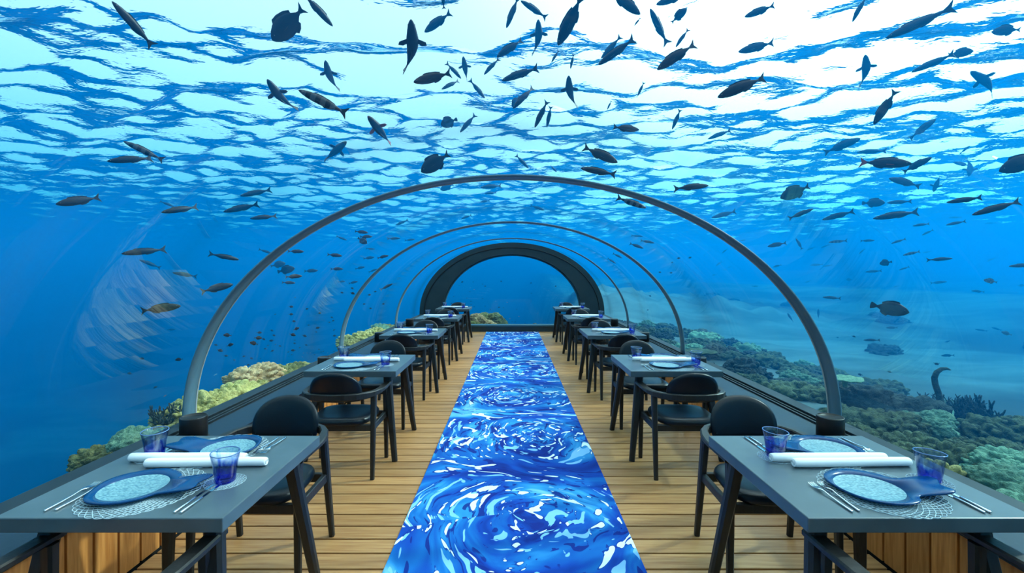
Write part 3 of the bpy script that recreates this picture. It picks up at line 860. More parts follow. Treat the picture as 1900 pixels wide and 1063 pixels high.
NTH = ['nearest', 'second', 'third', 'fourth', 'farthest']
def lay_table(side, k):
    cx, yf = TABLE_X[side], TABLE_Y[k]
    cyy = yf + TW; tz = 0.750
    tb = '%s %s table' % (NTH[k], side)
    rnd = random.Random(k * 2 + (side == 'right'))
    t = spawn('table', table_proto); t.location = (cx, cyy, 0)
    tag(t, 'square grey-topped dining table with splayed black legs, %s on the %s of the carpet' % (NTH[k], side), 'table', 'square dining tables in two rows')
    for near in (True, False):
        c = spawn('chair', chair_proto)
        c.location = (cx + 0.012 * rnd.uniform(-1, 1), (yf - 0.11) if near else (yf + 2 * TW + 0.205), 0)
        c.rotation_euler = (0, 0, (0 if near else PI) + rnd.uniform(-0.02, 0.02))
        tag(c, ('black leather armchair seen from behind, at the near side of the ' if near else 'black leather armchair facing the viewer behind the ') + tb, 'chair', 'black leather armchairs at the tables')
    sh = (-0.012 if side == 'left' else 0.022)
    J = lambda a=0.006: rnd.uniform(-a, a)
    for front in (True, False):
        s = 1 if front else -1
        where = 'front' if front else 'back'
        rot = 0.0 if front else PI
        def at(dx, dy, z=0.0): return (cx + sh + s * dx + J(0.003), cyy + s * dy + J(0.003), tz + z)
        m = link('lace_placemat', lace_big)
        m.location = at(-0.015, -0.195, 0.0004); m.rotation_euler = (0, 0, rot + J(0.5))
        tag(m, 'round clear lace placemat under the %s plate on the %s' % (where, tb), 'placemat', 'lace placemats')
        p = spawn('plate', plate_proto); p.location = at(-0.045, -0.192, 0.0028); p.rotation_euler = (0, 0, rot + J(0.08) - 0.03)
        tag(p, 'blue glass fish-shaped plate with pale centre, %s of the %s' % (where, tb), 'plate', 'fish-shaped glass plates')
        gx, gy = (0.238 if front else 0.225), (-0.122 if front else -0.118)
        c = tag(link('lace_coaster', lace_small), 'small round lace coaster under the %s tumbler on the %s' % (where, tb), 'coaster', 'lace coasters')
        pos = at(gx, gy, 0.0004); c.location = pos; c.rotation_euler = (0, 0, J(2))
        g = spawn('tumbler', tumbler_proto); g.location = (pos[0], pos[1], tz + 0.0022); g.rotation_euler = (0, 0, J(3))
        tag(g, 'clear tumbler with cobalt blue swirls, %s of the %s' % ('front' if front else 'back', tb), 'glass', 'blue swirled tumblers')
        nk = spawn('napkin', napkin_proto); nk.location = (cx + sh + (0.072 if front else -0.042) * (0.55 if side == 'right' else 1), cyy + (0.020 if front else 0.072), tz + 0.0003)
        nk.rotation_euler = (0, 0, J(0.015) + (0.02 if front else 0))
        tag(nk, 'white rolled linen napkin across the middle of the %s, the %s one' % (tb, 'nearer' if front else 'farther'), 'napkin', 'rolled white napkins')
        for q, (dx, nm) in enumerate(((-0.238, 'outer'), (-0.206, 'inner'))):
            f = spawn('fork', fork_proto); f.location = at(dx, -0.245 + 0.006 * q, 0.0003); f.rotation_euler = (0, 0, rot + J(0.03))
            tag(f, 'steel fork, %s one of two beside the %s plate on the %s' % (nm, where, tb), 'fork', 'steel forks')
        for q, (dx, nm) in enumerate(((0.212, 'inner'), (0.238, 'outer'))):
            f = spawn('knife', knife_proto); f.location = at(dx, -0.252 + 0.004 * q, 0.0003); f.rotation_euler = (0, 0, rot + J(0.03))
            tag(f, 'steel table knife, %s one of two beside the %s plate on the %s' % (nm, where, tb), 'knife', 'steel table knives')
for side in ('left', 'right'):
    for k in range(5):
        lay_table(side, k)

# ------------------------------------------------------------------ coral
from collections import defaultdict
def coral_mat(name, c1, c2, scale=9.0):
    m, n, l, p, out = new_mat(name)
    p.inputs['Roughness'].default_value = 0.85; p.inputs['Specular IOR Level'].default_value = 0.2
    tc = n.new('ShaderNodeTexCoord'); oi = n.new('ShaderNodeObjectInfo')
    nt = n.new('ShaderNodeTexNoise'); nt.inputs['Scale'].default_value = scale; nt.inputs['Detail'].default_value = 5
    l.new(tc.outputs['Object'], nt.inputs['Vector'])
    cr = n.new('ShaderNodeMapRange'); cr.inputs['From Min'].default_value = 0.35; cr.inputs['From Max'].default_value = 0.65
    mx = n.new('ShaderNodeMix'); mx.data_type = 'RGBA'; mx.inputs['A'].default_value = (*c1, 1); mx.inputs['B'].default_value = (*c2, 1)
    l.new(nt.outputs['Fac'], cr.inputs['Value']); l.new(cr.outputs[0], mx.inputs['Factor'])
    hs = n.new('ShaderNodeHueSaturation'); mr = n.new('ShaderNodeMapRange'); mr.inputs['To Min'].default_value = 0.7; mr.inputs['To Max'].default_value = 1.3
    l.new(oi.outputs['Random'], mr.inputs['Value']); l.new(mr.outputs[0], hs.inputs['Value']); l.new(mx.outputs['Result'], hs.inputs['Color'])
    l.new(hs.outputs[0], p.inputs['Base Color'])
    n2 = n.new('ShaderNodeTexNoise'); n2.inputs['Scale'].default_value = 38; n2.inputs['Detail'].default_value = 4; l.new(tc.outputs['Object'], n2.inputs['Vector'])
    bp = n.new('ShaderNodeBump'); bp.inputs['Strength'].default_value = 1.0; bp.inputs['Distance'].default_value = 0.02
    l.new(n2.outputs['Fac'], bp.inputs['Height']); l.new(bp.outputs[0], p.inputs['Normal'])
    return m
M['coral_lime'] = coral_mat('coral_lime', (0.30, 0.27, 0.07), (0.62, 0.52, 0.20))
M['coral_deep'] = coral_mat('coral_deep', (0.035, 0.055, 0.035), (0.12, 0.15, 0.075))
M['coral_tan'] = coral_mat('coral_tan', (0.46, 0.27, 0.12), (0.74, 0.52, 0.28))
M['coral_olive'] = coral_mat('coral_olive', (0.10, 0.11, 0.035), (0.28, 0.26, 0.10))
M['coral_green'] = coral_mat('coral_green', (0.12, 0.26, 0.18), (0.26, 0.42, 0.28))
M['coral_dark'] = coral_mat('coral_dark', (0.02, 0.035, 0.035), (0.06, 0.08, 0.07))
M['rock'] = coral_mat('rock', (0.06, 0.065, 0.05), (0.15, 0.14, 0.10), 5.0)

_ico = {}
def ico(sub):
    if sub not in _ico:
        bm = bmesh.new(); bmesh.ops.create_icosphere(bm, subdivisions=sub, radius=1.0)
        bm.verts.index_update()
        _ico[sub] = (np.array([v.co[:] for v in bm.verts]), [[v.index for v in f.verts] for f in bm.faces]); bm.free()
    return _ico[sub]
def lobe(mb, rng, c, r, squash, K, amp, sub=4):
    """one head of coral: a squashed ball covered in round knobs"""
    vs, fs = ico(sub)
    pts = rng.normal(size=(K, 3)); pts /= np.linalg.norm(pts, axis=1)[:, None]
    d = np.sqrt(np.maximum(0, 2 - 2 * vs @ pts.T)); d.sort(axis=1)
    w = 2.1 / math.sqrt(K)
    bump = np.sqrt(np.maximum(0, 1 - (d[:, 0] / w) ** 2)) * 0.8 + 0.2 * np.minimum(1, (d[:, 1] - d[:, 0]) / w * 2)
    low = sum(0.07 * np.sin(vs @ rng.normal(size=3) * 2.5 + rng.random() * 6) for _ in range(4))
    rad = r * (1 + low + amp * (bump - 0.6))
    p = vs * rad[:, None]; p[:, 2] *= squash
    mb.add(p + np.array(c), fs, smooth=True)
def mound(seed, n, K, amp, sub=4, squash=0.75, spread=0.55):
    rng = np.random.default_rng(seed); mb = MB()
    for i in range(n):
        a = rng.random() * 6.28; q = spread * math.sqrt(rng.random()) if i else 0
        r = (0.34 if i else 0.46) * (0.8 + 0.4 * rng.random())
        lobe(mb, rng, (q * math.cos(a), q * math.sin(a), 0.12 * rng.random()), r, squash, K, amp, sub)
    return mb
def branching(seed, n=26, depth=3, r0=0.035, spread=0.9):
    rng = random.Random(seed); mb = MB()
    def grow(p, d, L, r, k):
        pts = [p]; q = Vector(p); dd = Vector(d)
        for i in range(3):
            dd = (dd + Vector((rng.uniform(-.25, .25), rng.uniform(-.25, .25), rng.uniform(-.05, .25)))).normalized()
            q = q + dd * L / 3; pts.append(tuple(q))
        mb.tube(pts, [r, r * .9, r * .8, r * .55], 6)
        if k > 0:
            for _ in range(rng.choice((2, 2, 3))):
                t = Vector((rng.uniform(-1, 1), rng.uniform(-1, 1), rng.uniform(-.2, 1))).normalized()
                grow(pts[rng.choice((2, 3))], (dd + t * 0.8).normalized(), L * 0.66, r * 0.72, k - 1)
    for _ in range(n):
        a = rng.random() * 6.28; s = spread * rng.random()
        grow((0.12 * math.cos(a), 0.12 * math.sin(a), 0), Vector((s * math.cos(a), s * math.sin(a), 1)).normalized(), rng.uniform(.22, .36), r0, depth - 1)
    return mb
def table_coral(seed):
    rng = np.random.default_rng(seed); mb = MB()
    n = 40; rs = []
    for r, z in ((0.06, 0), (0.07, 0.14), (0.30, 0.22), (0.50, 0.255), (0.52, 0.27), (0.50, 0.285), (0.25, 0.27), (0.02, 0.26)):
        rs.append([(r * math.cos(2 * PI * k / n) * (1 + 0.08 * math.sin(5 * 2 * PI * k / n + 1)), r * math.sin(2 * PI * k / n) * (1 + 0.08 * math.sin(3 * 2 * PI * k / n)), z + 0.012 * math.sin(11 * 2 * PI * k / n) * (r > .2)) for k in range(n)])
    mb.rings(rs)
    return mb
CM = {}
for i in range(4): CM['knob%d' % i] = mound(100 + i, 6, 120, 0.42, 5)
for i in range(3): CM['brain%d' % i] = mound(200 + i, 4, 260, 0.22, 5)
for i in range(3): CM['rock%d' % i] = mound(300 + i, 6, 60, 0.50, 4, 0.7)
for i in range(2): CM['branch%d' % i] = branching(400 + i)
CM['bush0'] = branching(420, 14, 4, 0.026, 1.3)
CM['table0'] = table_coral(5)
CMESH = {}
def coral(shape, mat, x, y, z, s, label, sz=1.0, rz=None, group=None, name='coral'):
    if shape not in CMESH:
        me = CM[shape].mesh(shape, M[mat])
        CMESH[shape] = (me, max(v.co.z for v in me.vertices))
    o = link('reef_rock' if mat == 'rock' else 'coral', CMESH[shape][0])
    o.material_slots[0].link = 'OBJECT'; o.material_slots[0].material = M[mat]
    o.location = (x, y, z); o.scale = (s, s, s * sz); o.rotation_euler = (0, 0, random.random() * 6.28 if rz is None else rz)
    tag(o, label, 'rock' if mat == 'rock' else 'coral', group)
    return o
def top_of(shape):
    if shape not in CMESH:
        me = CM[shape].mesh(shape, M['rock']); CMESH[shape] = (me, max(v.co.z for v in me.vertices))
    return CMESH[shape][1]
def px(xp, yp, Y):
    """the point at distance Y that the photograph shows at (xp, yp)"""
    return Vector(((xp - VPX) * Y / FPX, Y, EYE.z - (yp - VPY) * Y / FPX))
rr = random.Random(3)
# left reef, just outside the acrylic: (photo x, photo y of its top, distance, size, shape, colour, words)
LEFT = [
    (246, 790, 3.45, .30, 'brain0', 'coral_green', 'rounded pale green coral head at the near end of the left reef'),
    (222, 828, 3.25, .34, 'knob1', 'coral_olive', 'knobbly olive coral below the pale green head, left reef'),
    (268, 828, 3.55, .34, 'knob2', 'coral_lime', 'yellow-green coral low behind the nearest left table'),
    (312, 748, 3.95, .34, 'branch0', 'coral_dark', 'dark branching coral left of the nearest left post'),
    (292, 792, 3.70, .38, 'knob0', 'coral_olive', 'dull green coral under the dark branching coral'),
    (336, 752, 4.05, .28, 'knob3', 'coral_lime', 'pale knobbly coral behind the foot of the front left arch'),
    (395, 722, 4.35, .38, 'knob0', 'coral_lime', 'yellow-green knobbly coral right of the front arch foot'),
    (392, 752, 4.20, .34, 'rock1', 'coral_olive', 'olive coral lumps low beside the left sill, near the front arch'),
    (440, 706, 4.85, .46, 'knob2', 'coral_lime', 'large yellow-green coral mound in the middle of the left reef'),
    (452, 728, 4.75, .34, 'rock0', 'coral_olive', 'dark olive coral under the large yellow-green mound'),
    (486, 672, 5.45, .44, 'knob1', 'coral_tan', 'tan finger-lobed coral standing highest on the left reef'),
    (478, 702, 5.25, .34, 'knob3', 'coral_lime', 'lime coral lumps below the tan finger-lobed coral'),
    (523, 674, 5.75, .40, 'rock2', 'coral_olive', 'mottled green coral right of the tan coral on the left reef'),
    (508, 694, 5.60, .32, 'knob0', 'coral_olive', 'green knobbly coral at the sill between tan and mottled corals'),
    (548, 672, 6.20, .34, 'knob2', 'coral_olive', 'green coral lump near the second left post, outside the sill'),
    (568, 672, 6.50, .32, 'rock1', 'coral_lime', 'small lime coral just before the second left post'),
    (653, 628, 8.3, .36, 'knob1', 'coral_lime', 'lime coral beyond the second left table, left of the third post'),
    (672, 615, 8.7, .50, 'knob3', 'coral_lime', 'tall pale lime coral next to the third left post'),
    (700, 606, 9.7, .44, 'knob0', 'coral_lime', 'pale lime coral between third and fourth left posts'),
    (712, 600, 10.3, .48, 'knob2', 'coral_green', 'greenish coral right of the third left post'),
    (732, 600, 11.0, .46, 'rock2', 'coral_olive', 'dark olive coral before the fourth left post'),
    (745, 600, 11.6, .40, 'knob1', 'coral_olive', 'small olive coral behind the fourth left post'),
]
for xp, yp, Y, s, shp, mt, lab in LEFT:
    p = px(xp, yp, Y); top = top_of(shp)
    s *= 1.12
    wid = max(math.hypot(v.co.x, v.co.y) for v in CMESH[shp][0].vertices) * s
    p.x = min(p.x, -2.50 - wid)
    coral(shp, mt, p.x, p.y, p.z - top * s, s, lab)
for k in range(17):                                            # rubble that carries the left reef
    y = 2.6 + k * 0.58; x = -3.0 - rr.random() * 0.3
    coral('rock%d' % (k % 3), 'rock', x, y, -0.26 + rr.uniform(-.05, .05), rr.uniform(.42, .6), 'rough brown reef rock under the corals of the left reef', group='reef rock under the left corals')
# brown coral group seen through the far end window
for xp, yp, Y, s, lab in ((884, 580, 13.6, .50, 'brown coral at the left edge of the far end window'), (899, 578, 14.1, .62, 'topmost olive coral of the clump in the far end window'), (915, 580, 14.3, .60, 'olive coral right of the topmost one, far end window'),
                          (905, 592, 13.4, .46, 'tan brain coral in front of the clump, far end window'), (876, 594, 13.2, .40, 'pale green coral low at the left of the far end window'), (922, 590, 14.0, .50, 'dark coral at the right of the clump, far end window'), (940, 600, 13.4, .34, 'small coral at the foot of the far end window, right of the clump')):
    p = px(xp, yp, Y)
    coral(random.choice(('brain1', 'brain2', 'brain0')), 'coral_tan' if 'tan' in lab or 'brown' in lab else 'coral_olive', p.x, p.y, p.z - .5 * s, s, lab)
for k in range(12):
    coral('rock%d' % (k % 3), 'rock', -2.2 + 0.28 * k, 13.7 + rr.random() * .8, -0.42, rr.uniform(.5, .8), 'reef rock at the foot of the far end window', group='reef rock past the far end')
# right reef
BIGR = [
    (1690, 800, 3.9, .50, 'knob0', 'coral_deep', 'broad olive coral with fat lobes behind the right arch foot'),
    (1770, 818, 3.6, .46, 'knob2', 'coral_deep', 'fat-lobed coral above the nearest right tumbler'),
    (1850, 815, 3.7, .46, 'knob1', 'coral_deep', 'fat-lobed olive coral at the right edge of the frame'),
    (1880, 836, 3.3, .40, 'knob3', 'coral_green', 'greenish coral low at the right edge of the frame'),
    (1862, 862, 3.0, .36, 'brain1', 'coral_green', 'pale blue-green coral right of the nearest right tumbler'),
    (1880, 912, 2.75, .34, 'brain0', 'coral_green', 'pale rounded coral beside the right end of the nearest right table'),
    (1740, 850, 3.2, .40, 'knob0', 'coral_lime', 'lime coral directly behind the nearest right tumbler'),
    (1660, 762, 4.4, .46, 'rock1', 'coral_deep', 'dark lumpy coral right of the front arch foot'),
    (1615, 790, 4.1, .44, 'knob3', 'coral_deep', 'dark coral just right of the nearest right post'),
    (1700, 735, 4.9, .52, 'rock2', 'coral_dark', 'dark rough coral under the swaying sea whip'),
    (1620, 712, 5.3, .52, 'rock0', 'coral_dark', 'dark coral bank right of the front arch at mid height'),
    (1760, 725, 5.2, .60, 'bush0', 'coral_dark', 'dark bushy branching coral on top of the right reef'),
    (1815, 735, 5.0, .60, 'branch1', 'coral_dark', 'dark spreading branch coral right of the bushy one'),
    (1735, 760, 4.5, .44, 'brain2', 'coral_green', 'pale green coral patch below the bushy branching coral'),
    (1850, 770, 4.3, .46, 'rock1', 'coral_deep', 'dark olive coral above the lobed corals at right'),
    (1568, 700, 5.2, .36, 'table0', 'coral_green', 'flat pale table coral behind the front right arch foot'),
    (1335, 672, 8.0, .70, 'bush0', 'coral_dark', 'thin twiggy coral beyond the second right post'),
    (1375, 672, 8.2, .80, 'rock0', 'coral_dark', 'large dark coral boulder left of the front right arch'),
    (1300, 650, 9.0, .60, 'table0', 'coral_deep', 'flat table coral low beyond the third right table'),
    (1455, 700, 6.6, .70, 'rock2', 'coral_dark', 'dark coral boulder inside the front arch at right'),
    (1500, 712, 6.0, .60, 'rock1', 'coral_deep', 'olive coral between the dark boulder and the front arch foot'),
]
for xp, yp, Y, s, shp, mt, lab in BIGR:
    p = px(xp, yp, Y); top = top_of(shp)
    if p.x < 2.55 + 0.6 * s: p.x = 2.55 + 0.6 * s
    coral(shp, mt, p.x, p.y, p.z - top * s, s, lab)
kinds = ['knob0', 'knob1', 'knob2', 'knob3', 'rock0', 'rock1', 'rock2', 'brain1', 'brain2']
TAKEN = []
def free(x, y, s):
    return all((x - a) ** 2 + (y - b) ** 2 > (0.42 * (s + t)) ** 2 for a, b, t in TAKEN)
for o in bpy.data.objects:
    if o.name.startswith('coral') and o.location.x > 0: TAKEN.append((o.location.x, o.location.y, o.scale.x))
FILL = defaultdict(list)
for k in range(700):
    y = 1.6 + 12.5 * rr.random() ** 1.2; x = 3.0 + (4.2 - 0.1 * y) * rr.random() ** 0.9
    s = rr.uniform(.38, .66)
    if not free(x, y, s): continue
    TAKEN.append((x, y, s))
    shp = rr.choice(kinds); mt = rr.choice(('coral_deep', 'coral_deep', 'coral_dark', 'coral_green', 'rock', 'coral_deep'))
    z = float(ground_z(x, y)) - 0.02
    zone = 'beside the nearest right table' if y < 3.1 else 'past the %s right post' % ('nearest' if y < 5.3 else 'second' if y < 7.5 else 'third' if y < 9.7 else 'fourth')
    word = {'coral_deep': 'olive lobed coral', 'coral_dark': 'dark coral lump', 'coral_green': 'dull green coral', 'rock': 'grey-brown reef rock'}[mt]
    FILL[(word, zone)].append((x, y, z, s, shp, mt))
NUM = ['nearest the glass', 'second from the glass', 'third from the glass', 'fourth from the glass', 'fifth from the glass', 'sixth from the glass', 'seventh from the glass', 'eighth from the glass', 'ninth from the glass']
for (word, zone), lst in FILL.items():
    lst.sort()
    for i, (x, y, z, s, shp, mt) in enumerate(lst):
        coral(shp, mt, x, y, z, s, '%s on the reef %s, %s' % (word, zone, NUM[i] if i < 9 else 'farther out'), group='corals and rocks of the right reef')
n_far = 0
for k in range(160):
    y = 6 + 22 * rr.random(); x = 6.5 + 9 * rr.random() + 0.15 * y
    s = rr.uniform(.4, .9)
    if n_far >= 9 or not free(x, y, s * 1.3): continue
    n_far += 1; TAKEN.append((x, y, s))
    coral(rr.choice(kinds), 'coral_dark', x, y, float(ground_z(x, y)) - 0.02, s, 'scattered dark coral on the pale sand at right', group='scattered corals on the sand')
# one tall sea whip on the right reef
mb = MB()
b = px(1750, 775, 4.9)
wp = [(0, -.1), (-.005, .02), (-.02, .14), (-.05, .26), (-.085, .36), (-.095, .43), (-.07, .49), (-.02, .525), (.04, .53), (.08, .515)]
mb.tube([(b.x + u, b.y, b.z + w) for u, w in wp], [.034, .033, .031, .029, .028, .027, .025, .021, .015, .006], 8, ref=(0, 1, 0))
o = mb.build('sea_whip', M['coral_dark']); tag(o, 'dark hooked sea whip rising above the right reef', 'coral')

# ------------------------------------------------------------------ fish
def fish_mat(name, back, belly, stripes=0, rough=0.5):
    m, n, l, p, out = new_mat(name)
    p.inputs['Roughness'].default_value = rough; p.inputs['Specular IOR Level'].default_value = 0.35
    tc = n.new('ShaderNodeTexCoord'); sep = n.new('ShaderNodeSeparateXYZ'); l.new(tc.outputs['Object'], sep.inputs[0])
    mr = n.new('ShaderNodeMapRange'); mr.inputs['From Min'].default_value = -0.10; mr.inputs['From Max'].default_value = 0.06
    l.new(sep.outputs['Z'], mr.inputs['Value'])
    mx = n.new('ShaderNodeMix'); mx.data_type = 'RGBA'; mx.inputs['A'].default_value = (*belly, 1); mx.inputs['B'].default_value = (*back, 1)
    l.new(mr.outputs[0], mx.inputs['Factor']); c = mx.outputs['Result']
    if stripes:
        wv = n.new('ShaderNodeTexWave'); wv.wave_type = 'BANDS'; wv.bands_direction = 'X'; wv.inputs['Scale'].default_value = stripes; wv.inputs['Distortion'].default_value = 0.6
        l.new(tc.outputs['Object'], wv.inputs['Vector'])
        m2 = n.new('ShaderNodeMix'); m2.data_type = 'RGBA'; m2.inputs['B'].default_value = (0.01, 0.012, 0.016, 1)
        st = n.new('ShaderNodeMapRange'); st.inputs['From Min'].default_value = 0.45; st.inputs['From Max'].default_value = 0.62
        l.new(wv.outputs['Color'], st.inputs['Value']); l.new(st.outputs[0], m2.inputs['Factor']); l.new(c, m2.inputs['A']); c = m2.outputs['Result']
    l.new(c, p.inputs['Base Color'])
    return m
M['fish_dark'] = fish_mat('fish_dark', (0.006, 0.011, 0.019), (0.022, 0.034, 0.05))
M['fish_brown'] = fish_mat('fish_brown', (0.03, 0.014, 0.010), (0.07, 0.032, 0.022))
M['fish_stripe'] = fish_mat('fish_stripe', (0.16, 0.20, 0.22), (0.30, 0.36, 0.38), 3.4)
M['fish_band'] = fish_mat('fish_band', (0.03, 0.04, 0.05), (0.12, 0.15, 0.17), 1.6)
M['fish_pale'] = fish_mat('fish_pale', (0.5, 0.6, 0.6), (0.75, 0.8, 0.8))
M['fish_orange'] = fish_mat('fish_orange', (0.75, 0.16, 0.03), (0.8, 0.3, 0.12))
M['fin_red'] = plain('fin_red', (0.35, 0.05, 0.04), 0.5)
M['fin_dark'] = plain('fin_dark', (0.012, 0.016, 0.022), 0.5)
M['eye'] = plain('eye', (0.20, 0.20, 0.18), 0.2)

# profile along the body, snout (+x) to tail root (-x): position, half height, half width, centre height; unit = body length
PROF = {
    'slim': [(0.5, 0.003, 0.004), (0.47, 0.026, 0.022), (0.42, 0.047, 0.04), (0.32, 0.072, 0.058), (0.18, 0.089, 0.068), (0.02, 0.091, 0.066), (-0.12, 0.076, 0.052), (-0.24, 0.05, 0.034), (-0.33, 0.028, 0.018), (-0.38, 0.021, 0.011)],
    'mid': [(0.5, 0.005, 0.005), (0.47, 0.036, 0.026), (0.41, 0.068, 0.045), (0.3, 0.104, 0.062), (0.16, 0.124, 0.068), (0.02, 0.122, 0.062), (-0.12, 0.098, 0.048), (-0.23, 0.06, 0.03), (-0.31, 0.03, 0.016), (-0.36, 0.022, 0.01)],
    'deep': [(.50, .008, .006), (.46, .070, .030), (.39, .135, .048), (.27, .200, .062), (.12, .235, .066), (-.03, .225, .058), (-.15, .165, .042), (-.24, .090, .026), (-.30, .048, .015), (-.35, .036, .010)],
    'round': [(.50, .010, .008), (.46, .095, .030), (.38, .190, .045), (.25, .280, .056), (.10, .320, .058), (-.06, .300, .050), (-.18, .205, .036), (-.26, .100, .022), (-.31, .052, .013), (-.35, .040, .009)],
    'belly': [(.50, .006, .008), (.47, .030, .035), (.41, .055, .064), (.30, .080, .088), (.15, .110, .115), (.0, .104, .106), (-.14, .080, .078), (-.25, .048, .042), (-.33, .026, .020), (-.38, .018, .012)],
}
def fin(outline, th, mat, name, parent, plane='xz', y=0.0):
    mb = MB(); n = len(outline)
    if plane == 'xz': A = [(a, y - th, b) for a, b in outline]; B = [(a, y + th, b) for a, b in outline]
    else: A = [(a, b, y - th) for a, b in outline]; B = [(a, b, y + th) for a, b in outline]
    mb.rings([A, B], smooth=False)
    return mb.build(name, mat, parent)
def fish_proto(shape, mat, finmat, bend=0.0, tail='fork', detail=True):
    prof = PROF[shape]; mb = MB(); n = 14 if detail else 8; rs = []
    use = prof if detail else prof[::2] + [prof[-1]]
    for x, h, w in use:
        rs.append([(x, w * math.cos(2 * PI * k / n), h * math.sin(2 * PI * k / n) * (1.0 if math.sin(2 * PI * k / n) > 0 else 0.92)) for k in range(n)])
    mb.rings(rs)
    hm = max(p[1] for p in prof)
    fins = []
    if tail == 'fork': tl = [(-.34, -.024), (-.34, .024), (-.42, .065), (-.50, .135), (-.485, .085), (-.452, .0), (-.485, -.085), (-.50, -.135), (-.42, -.065)]
    elif tail == 'fan': tl = [(-.31, -.035), (-.31, .035), (-.40, .085), (-.48, .115), (-.50, .05), (-.50, -.05), (-.48, -.115), (-.40, -.085)]
    else: tl = [(-.33, -.03), (-.33, .03), (-.42, .06), (-.50, .085), (-.48, 0.), (-.50, -.085), (-.42, -.06)]
    dl = [(.26, hm * .78), (.20, hm * 1.14), (.06, hm * 1.18), (-.10, hm * 1.02), (-.22, hm * .72), (-.20, hm * .45), (.0, hm * .6), (.15, hm * .7)]
    al = [(.02, -hm * .75), (-.04, -hm * 1.08), (-.14, -hm * .92), (-.22, -hm * .62), (-.20, -hm * .35), (-.05, -hm * .55)]
    if not detail:
        for ol in (tl, dl, al):
            mb.rings([[(a, -.004, b) for a, b in ol], [(a, .004, b) for a, b in ol]], smooth=False)
        return mb.build('reef_fish', mat)
    o = mb.build('fish', mat)
    th = 0.005
    fin(tl, th, finmat, 'tail_fin', o); fin(dl, th, M['fin_dark'], 'dorsal_fin', o); fin(al, th, M['fin_dark'], 'anal_fin', o)
    wm = max(p[2] for p in prof)
    for sy in (-1, 1):
        if shape == 'belly': pl = [(.17, sy * wm * .8), (.11, sy * (wm + .13)), (.05, sy * (wm + .15)), (.04, sy * (wm + .06)), (.08, sy * wm * .8)]
        else: pl = [(.18, sy * wm * .8), (.10, sy * (wm + .055)), (.02, sy * (wm + .075)), (.03, sy * (wm + .02)), (.10, sy * wm * .8)]
        fin(pl, .004, finmat, 'pectoral_fin', o, 'xy', -.03)
    for sy in (-1, 1):
        q = prof[2]
        vs, fs = ico(1)
        MB().add(vs * .013 + np.array((q[0] - .01, sy * q[2] * .93, q[1] * .25)), fs, smooth=True).build('eye', M['eye'], o)
    if bend:
        for ob in [o] + list(o.children):
            for v in ob.data.vertices:
                t = min(0.0, v.co.x - 0.15); v.co.y += bend * t * t
            ob.data.update()
    return o
KIND = {  # kind: (body shape, body, fins, tail, real length in metres, words)
    'slim': ('slim', 'fish_dark', 'fin_dark', 'fork', .34, 'slender dark'), 'mid': ('mid', 'fish_dark', 'fin_dark', 'fork', .34, 'dark oval'),
    'deep': ('deep', 'fish_dark', 'fin_dark', 'fork', .36, 'dark deep-bodied'), 'round': ('round', 'fish_dark', 'fin_dark', 'fan', .22, 'round dark'),
    'rounddark': ('deep', 'fish_dark', 'fin_dark', 'fan', .36, 'stout black'), 'belly': ('belly', 'fish_dark', 'fin_dark', 'blunt', .34, 'fin-spreading dark'),
    'brown': ('mid', 'fish_brown', 'fin_dark', 'fork', .26, 'brown'), 'striped': ('slim', 'fish_band', 'fin_dark', 'fork', .34, 'dark banded'),
    'redfin': ('belly', 'fish_dark', 'fin_red', 'blunt', .32, 'red-finned'), 'redtail': ('mid', 'fish_dark', 'fin_red', 'fork', .42, 'red-tailed dark'),
    'sergeant': ('deep', 'fish_stripe', 'fin_dark', 'fork', .18, 'striped'), 'pink': ('mid', 'fish_orange', 'fin_red', 'fork', .10, 'small pinkish'), 'pale': ('slim', 'fish_pale', 'fin_dark', 'fork', .10, 'small silvery'),
    'tiny': ('deep', 'fish_dark', 'fin_dark', 'fork', .085, 'tiny dark'), 'orange': ('mid', 'fish_orange', 'fin_red', 'fork', .07, 'tiny orange'),
}
FP = {}
def shell_exit(xp, yp):
    """distance at which the sight line through this point leaves the tunnel"""
    dx, dz = (xp - VPX) / FPX, -(yp - VPY) / FPX
    for i in range(1, 400):
        Y = i * 0.04
        x, z = dx * Y, EYE.z + dz * Y
        if z < 0.46: return Y
        if (x / (TA + .11)) ** 2 + (max(0, z - TZ) / (TB + .11)) ** 2 > 1: return Y
    return 99.0
